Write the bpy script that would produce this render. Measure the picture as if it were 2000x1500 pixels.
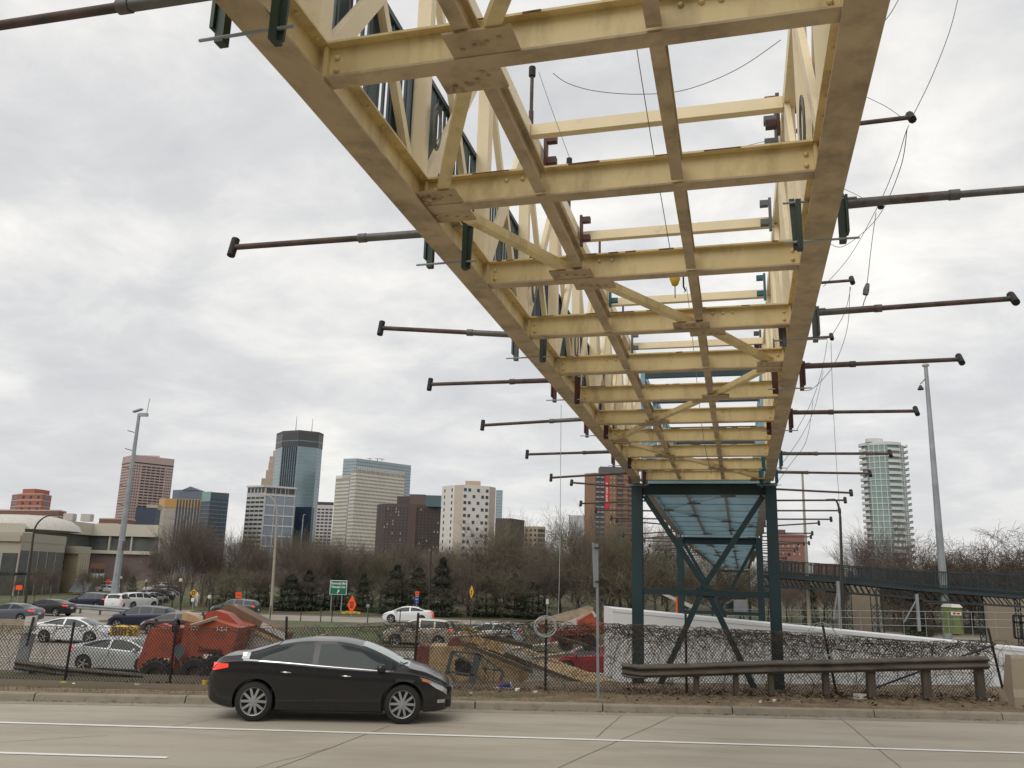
import bpy, bmesh, math, random
import numpy as np
from mathutils import Vector, Matrix
for o in list(bpy.data.objects): bpy.data.objects.remove(o)
sc = bpy.context.scene
rad = math.radians
# ------------------------------------------------------------------ camera
TH, RO, FPX, EYE = rad(12.96), rad(1.634), 1644.86, 2.8
fw = Vector((0, math.cos(TH), math.sin(TH))); r0 = Vector((1, 0, 0)); u0 = r0.cross(fw)
rt = r0*math.cos(RO)+u0*math.sin(RO); up = -r0*math.sin(RO)+u0*math.cos(RO)
cam = bpy.data.objects.new('camera', bpy.data.cameras.new('camera')); sc.collection.objects.link(cam)
cam.matrix_world = Matrix(((rt.x, up.x, -fw.x, 0), (rt.y, up.y, -fw.y, 0), (rt.z, up.z, -fw.z, EYE), (0, 0, 0, 1)))
cam.data.sensor_width = 36; cam.data.lens = FPX/2000*36; cam.data.clip_end = 6000; cam.data.clip_start = .1
sc.camera = cam
# ------------------------------------------------------------------ world, sun, exposure
SUN_EL, SUN_AZ = rad(48), rad(215)
sc.view_settings.view_transform = 'Standard'; sc.view_settings.look = 'None'
sc.view_settings.exposure = 0; sc.view_settings.gamma = 1
w = bpy.data.worlds.new('World'); sc.world = w; w.use_nodes = True
nt = w.node_tree; nt.nodes.clear(); N = nt.nodes.new; L = nt.links.new
out = N('ShaderNodeOutputWorld'); mixs = N('ShaderNodeMixShader'); b1 = N('ShaderNodeBackground'); b2 = N('ShaderNodeBackground')
sky = N('ShaderNodeTexSky'); sky.sky_type = 'NISHITA'; sky.sun_disc = False; sky.sun_elevation = SUN_EL; sky.sun_rotation = SUN_AZ
L(sky.outputs[0], b1.inputs[0]); b1.inputs[1].default_value = .1
tc = N('ShaderNodeTexCoord'); sep = N('ShaderNodeSeparateXYZ'); L(tc.outputs['Generated'], sep.inputs[0])
def mth(op, a, b=None, c=None):
    m = N('ShaderNodeMath'); m.operation = op
    for i, v in enumerate((a, b, c)):
        if v is None: continue
        if isinstance(v, (int, float)): m.inputs[i].default_value = v
        else: L(v, m.inputs[i])
    return m.outputs[0]
zz = mth('ADD', mth('MAXIMUM', sep.outputs[2], 0.0), .24)
comb = N('ShaderNodeCombineXYZ'); L(mth('DIVIDE', sep.outputs[0], zz), comb.inputs[0]); L(mth('DIVIDE', sep.outputs[1], zz), comb.inputs[1])
def noise(scale, detail, rough, dist, off, sx=1, sy=1):
    mp = N('ShaderNodeMapping'); L(comb.outputs[0], mp.inputs[0]); mp.inputs['Location'].default_value = off; mp.inputs['Scale'].default_value = (sx, sy, 1)
    mp.inputs['Rotation'].default_value = (0, 0, .5)
    n = N('ShaderNodeTexNoise'); L(mp.outputs[0], n.inputs['Vector']); n.inputs['Scale'].default_value = scale
    n.inputs['Detail'].default_value = detail; n.inputs['Roughness'].default_value = rough; n.inputs['Distortion'].default_value = dist
    return n.outputs[0]
big = noise(1.3, 3, .5, .3, (9.2, 3.4, 0)); mid = noise(3.4, 9, .60, .3, (7.3, 4.2, 0), 1, 1.15)
cl = mth('ADD', mth('MULTIPLY', big, .5), mth('MULTIPLY', mid, .5))
ramp = N('ShaderNodeValToRGB'); L(cl, ramp.inputs[0]); cr = ramp.color_ramp
cr.elements[0].position = .34; cr.elements[0].color = (.65, .652, .668, 1)
cr.elements[1].position = .66; cr.elements[1].color = (1.12, 1.09, 1.03, 1)
e = cr.elements.new(.46); e.color = (.755, .755, .76, 1)
e = cr.elements.new(.54); e.color = (.89, .88, .86, 1)
# a paler, flatter band towards the horizon, brighter overhead
hz = N('ShaderNodeMapRange'); L(sep.outputs[2], hz.inputs[0]); hz.inputs[1].default_value = 0; hz.inputs[2].default_value = .34
mx = N('ShaderNodeMixRGB'); L(hz.outputs[0], mx.inputs[0]); L(ramp.outputs[0], mx.inputs[2])
sm = N('ShaderNodeMixRGB'); sm.inputs[0].default_value = .45; L(ramp.outputs[0], sm.inputs[1]); sm.inputs[2].default_value = (.70, .70, .71, 1)
L(sm.outputs[0], mx.inputs[1])
L(mx.outputs[0], b2.inputs[0]); b2.inputs[1].default_value = 1.0
mixs.inputs[0].default_value = .94; L(b1.outputs[0], mixs.inputs[1]); L(b2.outputs[0], mixs.inputs[2]); L(mixs.outputs[0], out.inputs[0])
sl = bpy.data.lights.new('sun', 'SUN'); sl.energy = 1.3; sl.angle = rad(48); sl.color = (1, .96, .9)
so = bpy.data.objects.new('sun', sl); sc.collection.objects.link(so)
sdir = Vector((math.sin(SUN_AZ)*math.cos(SUN_EL), math.cos(SUN_AZ)*math.cos(SUN_EL), math.sin(SUN_EL)))
so.rotation_euler = (-sdir).to_track_quat('-Z', 'Y').to_euler()
# ------------------------------------------------------------------ helpers
def ray(x, y):
    d = fw+rt*((x-1000)/FPX)+up*((750-y)/FPX)
    return d/d.y
def at(x, y, Y): d = ray(x, y)*Y; return Vector((d.x, d.y, d.z+EYE))
def gp(x, y, z): d = ray(x, y); d = d*((z-EYE)/d.z); return Vector((d.x, d.y, z))
V = Vector
COL = sc.collection
def tag(o, label=None, cat=None, group=None, kind=None):
    if label: o['label'] = label
    if cat: o['category'] = cat
    if group: o['group'] = group
    if kind: o['kind'] = kind
    return o
def empty(name, loc, label=None, cat=None, group=None, rz=0):
    o = bpy.data.objects.new(name, None); COL.objects.link(o); o.location = loc; o.rotation_euler = (0, 0, rz)
    o.empty_display_size = .1
    return tag(o, label, cat, group)
class MB:
    def __init__(s): s.v = []; s.f = []; s.m = []
    def add(s, vs, fs, mi=0):
        b = len(s.v); s.v += [tuple(p) for p in vs]; s.f += [tuple(b+i for i in f) for f in fs]; s.m += [mi]*len(fs); return s
    def hexa(s, p, mi=0):  # 8 pts: bottom 4 ccw, top 4 ccw
        return s.add(p, [(3, 2, 1, 0), (4, 5, 6, 7), (0, 1, 5, 4), (1, 2, 6, 5), (2, 3, 7, 6), (3, 0, 4, 7)], mi)
    def box(s, c, d, rz=0, mi=0, M=None):
        x, y, z = d[0]/2, d[1]/2, d[2]/2; c = V(c)
        R = M if M is not None else Matrix.Rotation(rz, 3, 'Z')
        return s.hexa([c+R @ V(q) for q in ((-x, -y, -z), (x, -y, -z), (x, y, -z), (-x, y, -z), (-x, -y, z), (x, -y, z), (x, y, z), (-x, y, z))], mi)
    def bar(s, p, q, w, h, upv=(0, 0, 1), mi=0):  # w across, h along upv
        p = V(p); q = V(q); a = (q-p).normalized(); u = V(upv); sd = a.cross(u)
        if sd.length < 1e-4: sd = a.cross(V((1, 0, 0)))
        sd.normalize(); u = sd.cross(a).normalized()
        e = [-sd*w/2-u*h/2, sd*w/2-u*h/2, sd*w/2+u*h/2, -sd*w/2+u*h/2]
        P = [p+k for k in e]+[q+k for k in e]
        return s.add(P, [(3, 2, 1, 0), (4, 5, 6, 7), (0, 1, 5, 4), (1, 2, 6, 5), (2, 3, 7, 6), (3, 0, 4, 7)], mi)
    def tube(s, pts, r, n=6, cap=True, mi=0):
        pts = [V(p) for p in pts]; rs = r if isinstance(r, (list, tuple)) else [r]*len(pts); b = len(s.v); ref = None
        for i, p in enumerate(pts):
            t = (pts[min(i+1, len(pts)-1)]-pts[max(i-1, 0)])
            if t.length < 1e-9: t = V((0, 0, 1))
            t.normalize()
            if ref is None: ref = V((0, 0, 1)) if abs(t.z) < .9 else V((1, 0, 0))
            x = t.cross(ref).normalized(); y = t.cross(x)
            ref = -y if abs((-y).dot(t)) < .9 else ref
            for k in range(n):
                a = 2*math.pi*k/n; s.v.append(tuple(p+(x*math.cos(a)+y*math.sin(a))*rs[i]))
        for i in range(len(pts)-1):
            for k in range(n):
                k2 = (k+1) % n; s.f.append((b+i*n+k, b+i*n+k2, b+(i+1)*n+k2, b+(i+1)*n+k)); s.m.append(mi)
        if cap and n > 2:
            s.f.append(tuple(b+k for k in range(n))[::-1]); s.m.append(mi)
            e = b+(len(pts)-1)*n; s.f.append(tuple(e+k for k in range(n))); s.m.append(mi)
        return s
    def lathe(s, prof, c, axis='z', n=24, mi=0, closed=False):  # prof (r, h)
        c = V(c); b = len(s.v)
        for r, h in prof:
            for k in range(n):
                a = 2*math.pi*k/n; x, y = r*math.cos(a), r*math.sin(a)
                s.v.append(tuple(c+(V((x, y, h)) if axis == 'z' else V((x, h, y)) if axis == 'y' else V((h, x, y)))))
        m = len(prof)
        for i in range(m if closed else m-1):
            for k in range(n):
                k2 = (k+1) % n; j = (i+1) % m
                s.f.append((b+i*n+k, b+i*n+k2, b+j*n+k2, b+j*n+k)); s.m.append(mi)
        return s
    def prism(s, poly, z0, z1, mi=0):  # plan polygon
        n = len(poly); P = [(p[0], p[1], z0) for p in poly]+[(p[0], p[1], z1) for p in poly]
        return s.add(P, [tuple(range(n))[::-1], tuple(range(n, 2*n))]+[(i, (i+1) % n, n+(i+1) % n, n+i) for i in range(n)], mi)
    def slab(s, poly3, nrm):  # polygon in 3-D given thickness vector
        n = len(poly3); t = V(nrm); P = [V(p) for p in poly3]+[V(p)+t for p in poly3]
        return s.add(P, [tuple(range(n))[::-1], tuple(range(n, 2*n))]+[(i, (i+1) % n, n+(i+1) % n, n+i) for i in range(n)])
    def build(s, name, mats, parent=None, smooth=False, angle=None, keep=False):
        me = bpy.data.meshes.new(name)
        off = V((0, 0, 0)); q = parent
        while q is not None: off += q.location; q = q.parent
        vs = [(a-off.x, b-off.y, c-off.z) for a, b, c in s.v] if parent is not None else s.v
        me.from_pydata(vs, [], s.f)
        if not isinstance(mats, (list, tuple)): mats = [mats]
        for m in mats: me.materials.append(m)
        if len(mats) > 1: me.polygons.foreach_set('material_index', s.m)
        if smooth: me.polygons.foreach_set('use_smooth', [True]*len(me.polygons))
        me.update()
        bm = bmesh.new(); bm.from_mesh(me); bmesh.ops.recalc_face_normals(bm, faces=bm.faces); bm.to_mesh(me); bm.free()
        if smooth and angle: me.set_sharp_from_angle(angle=rad(angle))
        o = bpy.data.objects.new(name, me); COL.objects.link(o)
        if parent is not None: o.parent = parent; KIDS.setdefault(parent.name, []).append(o)
        elif s.v and not keep:   # origin at the base of the thing
            c = V((sum(p[0] for p in s.v)/len(s.v), sum(p[1] for p in s.v)/len(s.v), min(p[2] for p in s.v)))
            me.transform(Matrix.Translation(-c)); o.location = c
        return o
KIDS = {}
def copy_tree(o, parent=None):
    c = o.copy(); COL.objects.link(c)
    if parent is not None: c.parent = parent; KIDS.setdefault(parent.name, []).append(c)
    for ch in KIDS.get(o.name, [])[:]: copy_tree(ch, c)
    return c
# materials
def mat(name, col, rough=.6, metal=0, var=.15, scale=3, col2=None, thr=(.45, .7), bump=0, spec=.5, coat=0, emit=None, stretch=None, scale2=None, blend=1.0):
    m = bpy.data.materials.new(name); m.use_nodes = True; t = m.node_tree; p = t.nodes['Principled BSDF']
    p.inputs['Roughness'].default_value = rough; p.inputs['Metallic'].default_value = metal
    p.inputs['Specular IOR Level'].default_value = spec; p.inputs['Coat Weight'].default_value = coat
    if emit: p.inputs['Emission Color'].default_value = (*emit[0], 1); p.inputs['Emission Strength'].default_value = emit[1]
    tcn = t.nodes.new('ShaderNodeTexCoord'); mp = t.nodes.new('ShaderNodeMapping'); t.links.new(tcn.outputs['Object'], mp.inputs[0])
    if stretch: mp.inputs['Scale'].default_value = stretch
    if var > 0 or col2:
        n = t.nodes.new('ShaderNodeTexNoise'); n.inputs['Scale'].default_value = scale; n.inputs['Detail'].default_value = 6; n.inputs['Roughness'].default_value = .6
        t.links.new(mp.outputs[0], n.inputs['Vector'])
        r = t.nodes.new('ShaderNodeValToRGB'); t.links.new(n.outputs[0], r.inputs[0])
        r.color_ramp.elements[0].position = .3; r.color_ramp.elements[1].position = .72
        r.color_ramp.elements[0].color = (*[c*(1-var) for c in col], 1); r.color_ramp.elements[1].color = (*[min(1, c*(1+var)) for c in col], 1)
        o = r.outputs[0]
        if col2:
            n2 = t.nodes.new('ShaderNodeTexNoise'); n2.inputs['Scale'].default_value = scale2 or scale*1.7; n2.inputs['Detail'].default_value = 8; n2.inputs['Roughness'].default_value = .65
            mp2 = t.nodes.new('ShaderNodeMapping'); mp2.inputs['Location'].default_value = (5, 3, 8); t.links.new(mp.outputs[0], mp2.inputs[0]); t.links.new(mp2.outputs[0], n2.inputs['Vector'])
            mr = t.nodes.new('ShaderNodeMapRange'); mr.inputs[1].default_value = thr[0]; mr.inputs[2].default_value = thr[1]; mr.inputs[4].default_value = blend; t.links.new(n2.outputs[0], mr.inputs[0])
            mx = t.nodes.new('ShaderNodeMixRGB'); t.links.new(mr.outputs[0], mx.inputs[0]); t.links.new(o, mx.inputs[1]); mx.inputs[2].default_value = (*col2, 1); o = mx.outputs[0]
        t.links.new(o, p.inputs['Base Color'])
        if bump:
            bn = t.nodes.new('ShaderNodeBump'); bn.inputs['Strength'].default_value = bump; bn.inputs['Distance'].default_value = .02
            n3 = t.nodes.new('ShaderNodeTexNoise'); n3.inputs['Scale'].default_value = scale*12; n3.inputs['Detail'].default_value = 4; t.links.new(mp.outputs[0], n3.inputs['Vector'])
            t.links.new(n3.outputs[0], bn.inputs['Height']); t.links.new(bn.outputs[0], p.inputs['Normal'])
    else: p.inputs['Base Color'].default_value = (*col, 1)
    return m
M = {}
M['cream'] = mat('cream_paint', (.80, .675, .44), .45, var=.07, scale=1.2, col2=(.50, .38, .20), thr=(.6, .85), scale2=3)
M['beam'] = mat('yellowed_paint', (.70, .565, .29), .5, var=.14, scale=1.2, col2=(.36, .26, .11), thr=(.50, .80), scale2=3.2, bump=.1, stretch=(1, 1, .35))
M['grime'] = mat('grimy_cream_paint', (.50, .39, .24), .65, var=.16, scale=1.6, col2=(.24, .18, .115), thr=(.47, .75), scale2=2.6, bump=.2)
M['greygrime'] = mat('grey_brown_grime', (.20, .19, .17), .7, var=.2, scale=2)
M['gusset'] = mat('stained_plate', (.46, .35, .21), .65, var=.2, scale=4, col2=(.14, .075, .04), thr=(.56, .70), scale2=6)
M['rustrun'] = mat('rust_runs', (.15, .075, .035), .85, var=.4, scale=8)
M['bolt'] = mat('painted_bolt', (.55, .42, .22), .5, var=.2, scale=20)
M['teal'] = mat('dark_teal_paint', (.014, .038, .048), .45, var=.2, scale=2, col2=(.010, .025, .032), thr=(.5, .7))
M['ramp'] = mat('dull_ramp_paint', (.022, .034, .038), .7, var=.2, scale=1)
M['teal_pier'] = mat('pier_teal_paint', (.011, .034, .040), .5, var=.15, scale=1.5, col2=(.05, .05, .045), thr=(.66, .8))
M['blue'] = mat('light_blue_paint', (.21, .35, .41), .5, var=.12, scale=1, col2=(.16, .22, .25), thr=(.6, .85))
M['rust'] = mat('rusty_pipe', (.10, .06, .05), .7, var=.35, scale=3, col2=(.05, .045, .04), thr=(.5, .6))
M['pipe'] = mat('grey_pipe', (.13, .13, .125), .5, metal=.3, var=.3, scale=2, col2=(.10, .06, .045), thr=(.5, .65))
M['greenclamp'] = mat('dark_green_clamp', (.022, .045, .03), .5, var=.2)
M['greyclamp'] = mat('grey_clamp', (.09, .10, .105), .5, var=.2)
M['redclamp'] = mat('red_primer_clamp', (.07, .022, .018), .6, var=.25)
M['tealclamp'] = mat('teal_clamp', (.01, .10, .13), .5, var=.2)
M['black'] = mat('black_rubber', (.012, .012, .012), .7, var=.1)
M['wire'] = mat('steel_cable', (.16, .16, .15), .5, metal=.3, var=.1)
M['coil'] = mat('pale_cable', (.38, .40, .40), .5, var=.15)
M['galv'] = mat('galvanised', (.30, .32, .33), .45, metal=.35, var=.2, scale=1.2)
M['blackpost'] = mat('black_post', (.015, .015, .015), .5, var=.2)
M['bronze'] = mat('bronze_pole', (.035, .028, .022), .5, var=.2)
M['concrete'] = mat('concrete', (.37, .33, .265), .85, var=.1, scale=.6, col2=(.28, .245, .195), thr=(.46, .72), scale2=1.1, bump=.25, stretch=(.28, 1, 1))
M['kerb'] = mat('kerb_concrete', (.27, .235, .185), .9, var=.15, scale=2, col2=(.15, .125, .095), thr=(.55, .75), scale2=5, bump=.3)
M['barrier'] = mat('barrier_concrete', (.30, .25, .185), .9, var=.12, scale=1.5, col2=(.18, .15, .11), thr=(.55, .8), bump=.2)
M['white'] = mat('white_paint_line', (.74, .73, .69), .7, var=.08, scale=3, col2=(.5, .47, .42), thr=(.6, .75), scale2=6)
M['dirt'] = mat('verge_dirt', (.20, .145, .085), .95, var=.35, scale=1.6, col2=(.12, .088, .06), thr=(.45, .62), scale2=3.5, bump=.8)
M['bark'] = mat('bark', (.085, .068, .055), .9, var=.3, scale=2)
M['twig'] = mat('twigs', (.145, .115, .092), .9, var=.25, scale=.8)
M['twig2'] = mat('budding_twigs', (.14, .13, .08), .9, var=.3, scale=.8)
M['oaktwig'] = mat('oak_twigs', (.085, .062, .045), .9, var=.25, scale=.8)
M['needle'] = mat('needles', (.050, .066, .040), .8, var=.5, scale=1.3, spec=.2)
M['leafbud'] = mat('new_leaves', (.10, .13, .045), .8, var=.4, scale=2)
M['vine'] = mat('vine_stems', (.090, .070, .055), .9, var=.3, scale=4)
M['deadleaf'] = mat('dead_leaves', (.14, .085, .05), .9, var=.5, scale=9)

# ================================================================== FOOTBRIDGE
AZ = rad(15.252); BD = V((math.sin(AZ), math.cos(AZ), 0)); BN = V((math.cos(AZ), -math.sin(AZ), 0)); BOFF = -1.0125
ZT = [(-3, 6.22), (4.79, 6.185), (9, 6.09), (14.83, 5.96), (19, 5.86), (24.64, 5.68), (33, 5.38), (42.7, 5.06), (54, 4.95), (115, 4.6)]
def zb(s):
    for (a, za), (b, zb_) in zip(ZT, ZT[1:]):
        if s <= b: return za+(zb_-za)*(s-a)/(b-a)
    return ZT[-1][1]
def bp(s, l, z): p = BD*s+BN*(l+BOFF); return V((p.x, p.y, z))
NODES = [.85, 2.8, 4.79, 6.82, 8.85, 10.85, 12.85, 14.83, 16.81, 18.79, 20.75, 22.69, 24.60]
def ibeam(mb, p, q, depth, fl, tf=.018, tw=.012, upv=(0, 0, 1), woff=0):   # p, q at bottom of the beam; flanges and web butt, no coplanar faces
    u = V(upv); p = V(p); q = V(q)
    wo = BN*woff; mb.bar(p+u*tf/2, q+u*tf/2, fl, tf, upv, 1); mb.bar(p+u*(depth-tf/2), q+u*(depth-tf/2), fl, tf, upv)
    mb.bar(p+wo+u*depth/2, q+wo+u*depth/2, tw, depth-2*tf, upv)
def bolt(mb, c, ax, r=.022, h=.022):
    c = V(c); ax = V(ax).normalized(); mb.tube([c, c+ax*h*.6, c+ax*h], [r, r*.9, r*.45], 7)
def chain(mb, pts, w, h):
    for p, q in zip(pts, pts[1:]): mb.bar(p, q, w, h)
TOPZ = 9.08
def railing(parent, side, s0, s1, m):
    r = MB(); l = side*1.93; zA, zB = zb(s0)+.34, zb(s1)+.34; zt = 1.62
    r.bar(bp(s0+.05, l, zA), bp(s1-.05, l, zB), .05, .06); r.bar(bp(s0+.05, l, zA+zt-.34), bp(s1-.05, l, zB+zt-.34), .06, .06)
    n = 16
    for i in range(n+1):
        s = s0+.06+(s1-s0-.12)*i/n; z = zA+(zB-zA)*i/n
        wd = .05 if i in (0, n) else .15 if i in (4, 9, 13) else .034
        r.bar(bp(s, l, z), bp(s, l, z+zt-.36), .022 if wd != .05 else .05, wd, BD)
    r.build('railing_panel', m, parent)
def span(nodes, cols, label, name='bridge_span', full=True, topstart=3):
    root = empty(name, bp(nodes[0], 0, zb(nodes[0])), label, 'footbridge')
    mc, mb_, mg = cols; n = len(nodes)
    for sd in (-1, 1):
        b = MB(); l = sd*1.825
        for s0, s1 in zip(nodes, nodes[1:]):
            p, q = bp(s0, l, zb(s0)-.045), bp(s1, l, zb(s1)-.045); D = .32
            ibeam(b, p, q, D, .26, woff=-sd*.035)
            if full:
                k = 7
                for i in range(k):
                    t = (i+.5)/k; c = p.lerp(q, t)
                    bolt(b, c-BN*sd*.085+V((0, 0, D-.018)), (0, 0, -1), .016, .018)
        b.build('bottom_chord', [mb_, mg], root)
    for i, s in enumerate(nodes):
        b = MB(); z = zb(s)-.018
        ibeam(b, bp(s, -1.70, z), bp(s, 1.70, z), .29 if full else .38, .15 if full else .22)
        if full and s < 24:
            for l in (-1.64, 1.64):
                for dz in (.09, .19): bolt(b, bp(s-.008, l, z+dz), -BD)
            for l in ((-.42, -.28) if i % 3 == 1 else (.75, .88, 1.0) if i % 3 == 2 else (-.95, -.8)): bolt(b, bp(s-.008, l, z+.22), -BD)
            for l in (-1.715, 1.715):
                b.box(bp(s, l, z+.145), (.03, .10, .25), rz=-AZ)
        if full:
            rn = random.Random(i*7+3); l = -1.6
            while l < 1.5:   # rust bleeding along the top flange edge and down from the connections
                ln = rn.uniform(.05, .35)
                if rn.random() < .6: b.bar(bp(s-.076, l, z+.283-rn.uniform(0, .004)), bp(s-.0765, l+ln, z+.283), .006, rn.uniform(.008, .016), (0, 0, 1), 2)
                l += ln+rn.uniform(.02, .3)
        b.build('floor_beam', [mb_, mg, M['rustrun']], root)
    for k, l in enumerate((-.612, .588)):
        b = MB()
        for s0, s1 in zip(nodes, nodes[1:]):
            ibeam(b, bp(s0+.085, l, zb(s0)+.012), bp(s1-.085, l, zb(s1)+.012), .20, .10)
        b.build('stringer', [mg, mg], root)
    # zigzag wind bracing under the stringers with stained gusset plates
    seq = [.588, -.612, -1.62, -.612, .588, 1.62]   # lateral of the bracing node at beam i
    def lat(i): return [.588, -.612, -1.62, -.612, .588, 1.62][(i-1) % 6] if name == 'bridge_span' else 0
    for i in range(n-1):
        la, lb = lat(i), lat(i+1); s0, s1 = nodes[i], nodes[i+1]
        p, q = bp(s0+.14, la+(lb-la)*.09, zb(s0)+.05), bp(s1-.14, lb-(lb-la)*.09, zb(s1)+.05)
        b = MB(); b.bar(p, q, .10, .09); b.build('wind_brace', mb_, root)
    for i in range(n):
        s = nodes[i]; l = lat(i); g = MB()
        for e in (-1, 1):
            dirl = (lat(i+1)-l if e > 0 else l-lat(i-1))
            c = bp(s+e*.20, l+e*dirl*.085, zb(s)-.002+(.0 if e < 0 else .004))
            g.box(c, (.46 if abs(l) < 1 else .40, .26, .016), rz=-AZ-e*.0)
            for k in range(4): bolt(g, c+BN*(-.14+.09*k)+BD*(.05*(k-1.5)*(1 if dirl > 0 else -1)*.5)-V((0, 0, .006)), (0, 0, -1), .017, .02)
        g.build('gusset_plate', M['gusset'] if full else M['rust'], root)
    # truss sides
    for sd in (-1, 1):
        zt = TOPZ
        b = MB(); l = sd*1.83
        tops = [bp(s, l, max(zt, zb(s)+2.8)+.11) for s in nodes]
        chain(b, tops, .15, .22)
        b.build('top_chord', mc, root)
        for i, s in enumerate(nodes):
            zl = zb(s)+.28; zu = max(zt, zb(s)+2.8)
            wdt = .17 if i % 2 == 0 else .12
            b = MB(); b.bar(bp(s, l, zl), bp(s, l, zu), .14, wdt, BD); b.build('post', mc, root)
            if i < n-1:
                s2 = nodes[i+1]; zl2 = zb(s2)+.28
                b = MB(); b.bar(bp(s+.09, l-sd*.035, zl), bp(s2-.09, l-sd*.035, zu), .07, .15, BD); b.build('diagonal', mc, root)
                b = MB(); b.bar(bp(s2-.09, l+sd*.035, zl2), bp(s+.09, l+sd*.035, zu), .07, .10, BD); b.build('diagonal', mc, root)
                if full: railing(root, sd, s, s2, M['teal'])
    for i, s in enumerate(nodes):
        if i >= topstart:
            b = MB(); zu = max(TOPZ, zb(s)+2.8)
            b.bar(bp(s, -1.75, zu+.09), bp(s, 1.75, zu+.09), .14, .17, (0, 0, 1)); b.build('overhead_strut', mc if full else M['teal'], root)
    return root
span(NODES, (M['cream'], M['beam'], M['grime']), 'cream painted steel truss footbridge span with open floor beams overhead', topstart=5)
n2 = [26.2+1.96*i for i in range(9)]
span(n2, (M['blue'], M['blue'], M['greygrime']), 'light blue truss span of the footbridge between the first and second pier', topstart=0, full=False)
n3 = [43.6+2.1*i for i in range(6)]; 
span(n3, (M['blue'], M['blue'], M['greygrime']), 'short light blue truss span beyond the second footbridge pier', topstart=0, full=False)
n4 = [56.0+2.8*i for i in range(19)]
span(n4, (M['blue'], M['blue'], M['greygrime']), 'farthest light blue truss span running away over the roads', topstart=0, full=False)
# ------------------------------------------------------------------ piers
def pier(s, zg, label, sc_=1.0, top=None, w=3.72):
    zt = (top or zb(s))-.06; root = empty('bridge_pier', bp(s, 0, zg), label, 'bridge pier', 'teal steel portal piers under the footbridge')
    hw = w/2; m = M['teal_pier']
    for sd in (-1, 1):
        b = MB(); l = sd*hw
        b.bar(bp(s, l, zg), bp(s, l, zt), .22, .26, BD)
        b.bar(bp(s-.14, l+sd*.02, zg), bp(s-.14, l+sd*.02, zt-.002), .30, .02, BD); b.bar(bp(s+.142, l+sd*.02, zg), bp(s+.142, l+sd*.02, zt-.003), .30, .02, BD)
        b.box(bp(s, l, zg+.02), (.6, .6, .04), rz=-AZ)
        b.build('column', m, root)
    b = MB(); ibeam(b, bp(s, -hw+.12, zt-.33), bp(s, hw-.12, zt-.33), .32, .26); b.build('crossbeam', [m, m], root)
    zm = zg+(zt-zg)*.462
    b = MB(); b.bar(bp(s, -hw+.12, zm), bp(s, hw-.12, zm), .18, .16); b.build('middle_strut', m, root)
    for sd in (-1, 1):
        b = MB(); b.bar(bp(s+sd*.03, sd*(hw-.2), zt-.36), bp(s+sd*.03, -sd*.1, zm+.06), .12, .15, BN*.6); b.build('diagonal', m, root)
        b = MB(); b.bar(bp(s+sd*.03, sd*.12, zm-.06), bp(s+sd*.03, sd*(hw-.55) if sd > 0 else sd*(hw-.55), zg+.03), .12, .16, BN*.6); b.build('diagonal', m, root)
    b = MB(); b.box(bp(s, 0, zm), (.5, .03, .26), rz=-AZ); b.build('gusset_plate', m, root)
    return root
pier(24.95, -.1, 'dark teal portal pier where the cream span ends, nearest the road')
pier(42.9, -1.6, 'dark teal portal pier seen between the legs of the nearest one', w=3.7)
pier(112, -1.6, 'farthest dark teal portal pier under the end of the blue span', w=3.7)
# ------------------------------------------------------------------ outrigger arms
def outrigger(s, sd, L_, dz, m1, m2, mc, label, z0=None, slope=0.0, grp='outrigger pipes clamped along the bottom chords'):
    z = z0 if z0 is not None else zb(s)+.16
    root = empty('outrigger_arm', bp(s, sd*2.0, z), label, 'outrigger', grp)
    b = MB()
    b.bar(bp(s, sd*2.02, z-.36), bp(s, sd*2.02, z+.12), .06, .07, BD)
    b.bar(bp(s, sd*2.065, z-.27), bp(s, sd*2.065, z+.10), .025, .12, BD)
    b.build('clamp', mc, root)
    b = MB(); b.bar(bp(s, sd*1.64, z-.40), bp(s, sd*1.64, z+.10), .05, .09, BD); b.bar(bp(s, sd*1.605, z-.40), bp(s, sd*1.585, z+.12), .05, .02, BD); b.build('clamp', mc, root)
    for dz2 in (-.33, .07): MB().tube([bp(s-.03, sd*1.50, z+dz2), bp(s-.03, sd*2.16, z+dz2)], .011, 6).build('threaded_rod', M['galv'], root)
    x1 = 2.1+(L_-2.1)*.33; zf = lambda l: z+.03+slope*(l-2.1)
    b = MB(); b.tube([bp(s, sd*2.08, zf(2.08)), bp(s, sd*x1, zf(x1))], .043, 10); b.tube([bp(s, sd*(x1-.08), zf(x1-.08)), bp(s, sd*(x1+.01), zf(x1))], .050, 10); b.build('sleeve', m1, root, smooth=True, angle=40)
    b = MB(); b.tube([bp(s, sd*x1, zf(x1)), bp(s, sd*L_, zf(L_))], .033, 10)
    b.build('pipe', m2, root, smooth=True, angle=40)
    b = MB(); c = bp(s, sd*(L_+.03), zf(L_))
    b.tube([c-BD*.09-V((0, 0, .08)), c+BD*.09+V((0, 0, .08))] if sd > 0 else [c-BD*.03-V((0, 0, .11)), c+BD*.03+V((0, 0, .11))], .046, 10)
    b.build('end_cap', M['black'], root, smooth=True, angle=40)
    return root
ordn = ['first', 'second', 'third', 'fourth', 'fifth', 'sixth', 'seventh']
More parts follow.
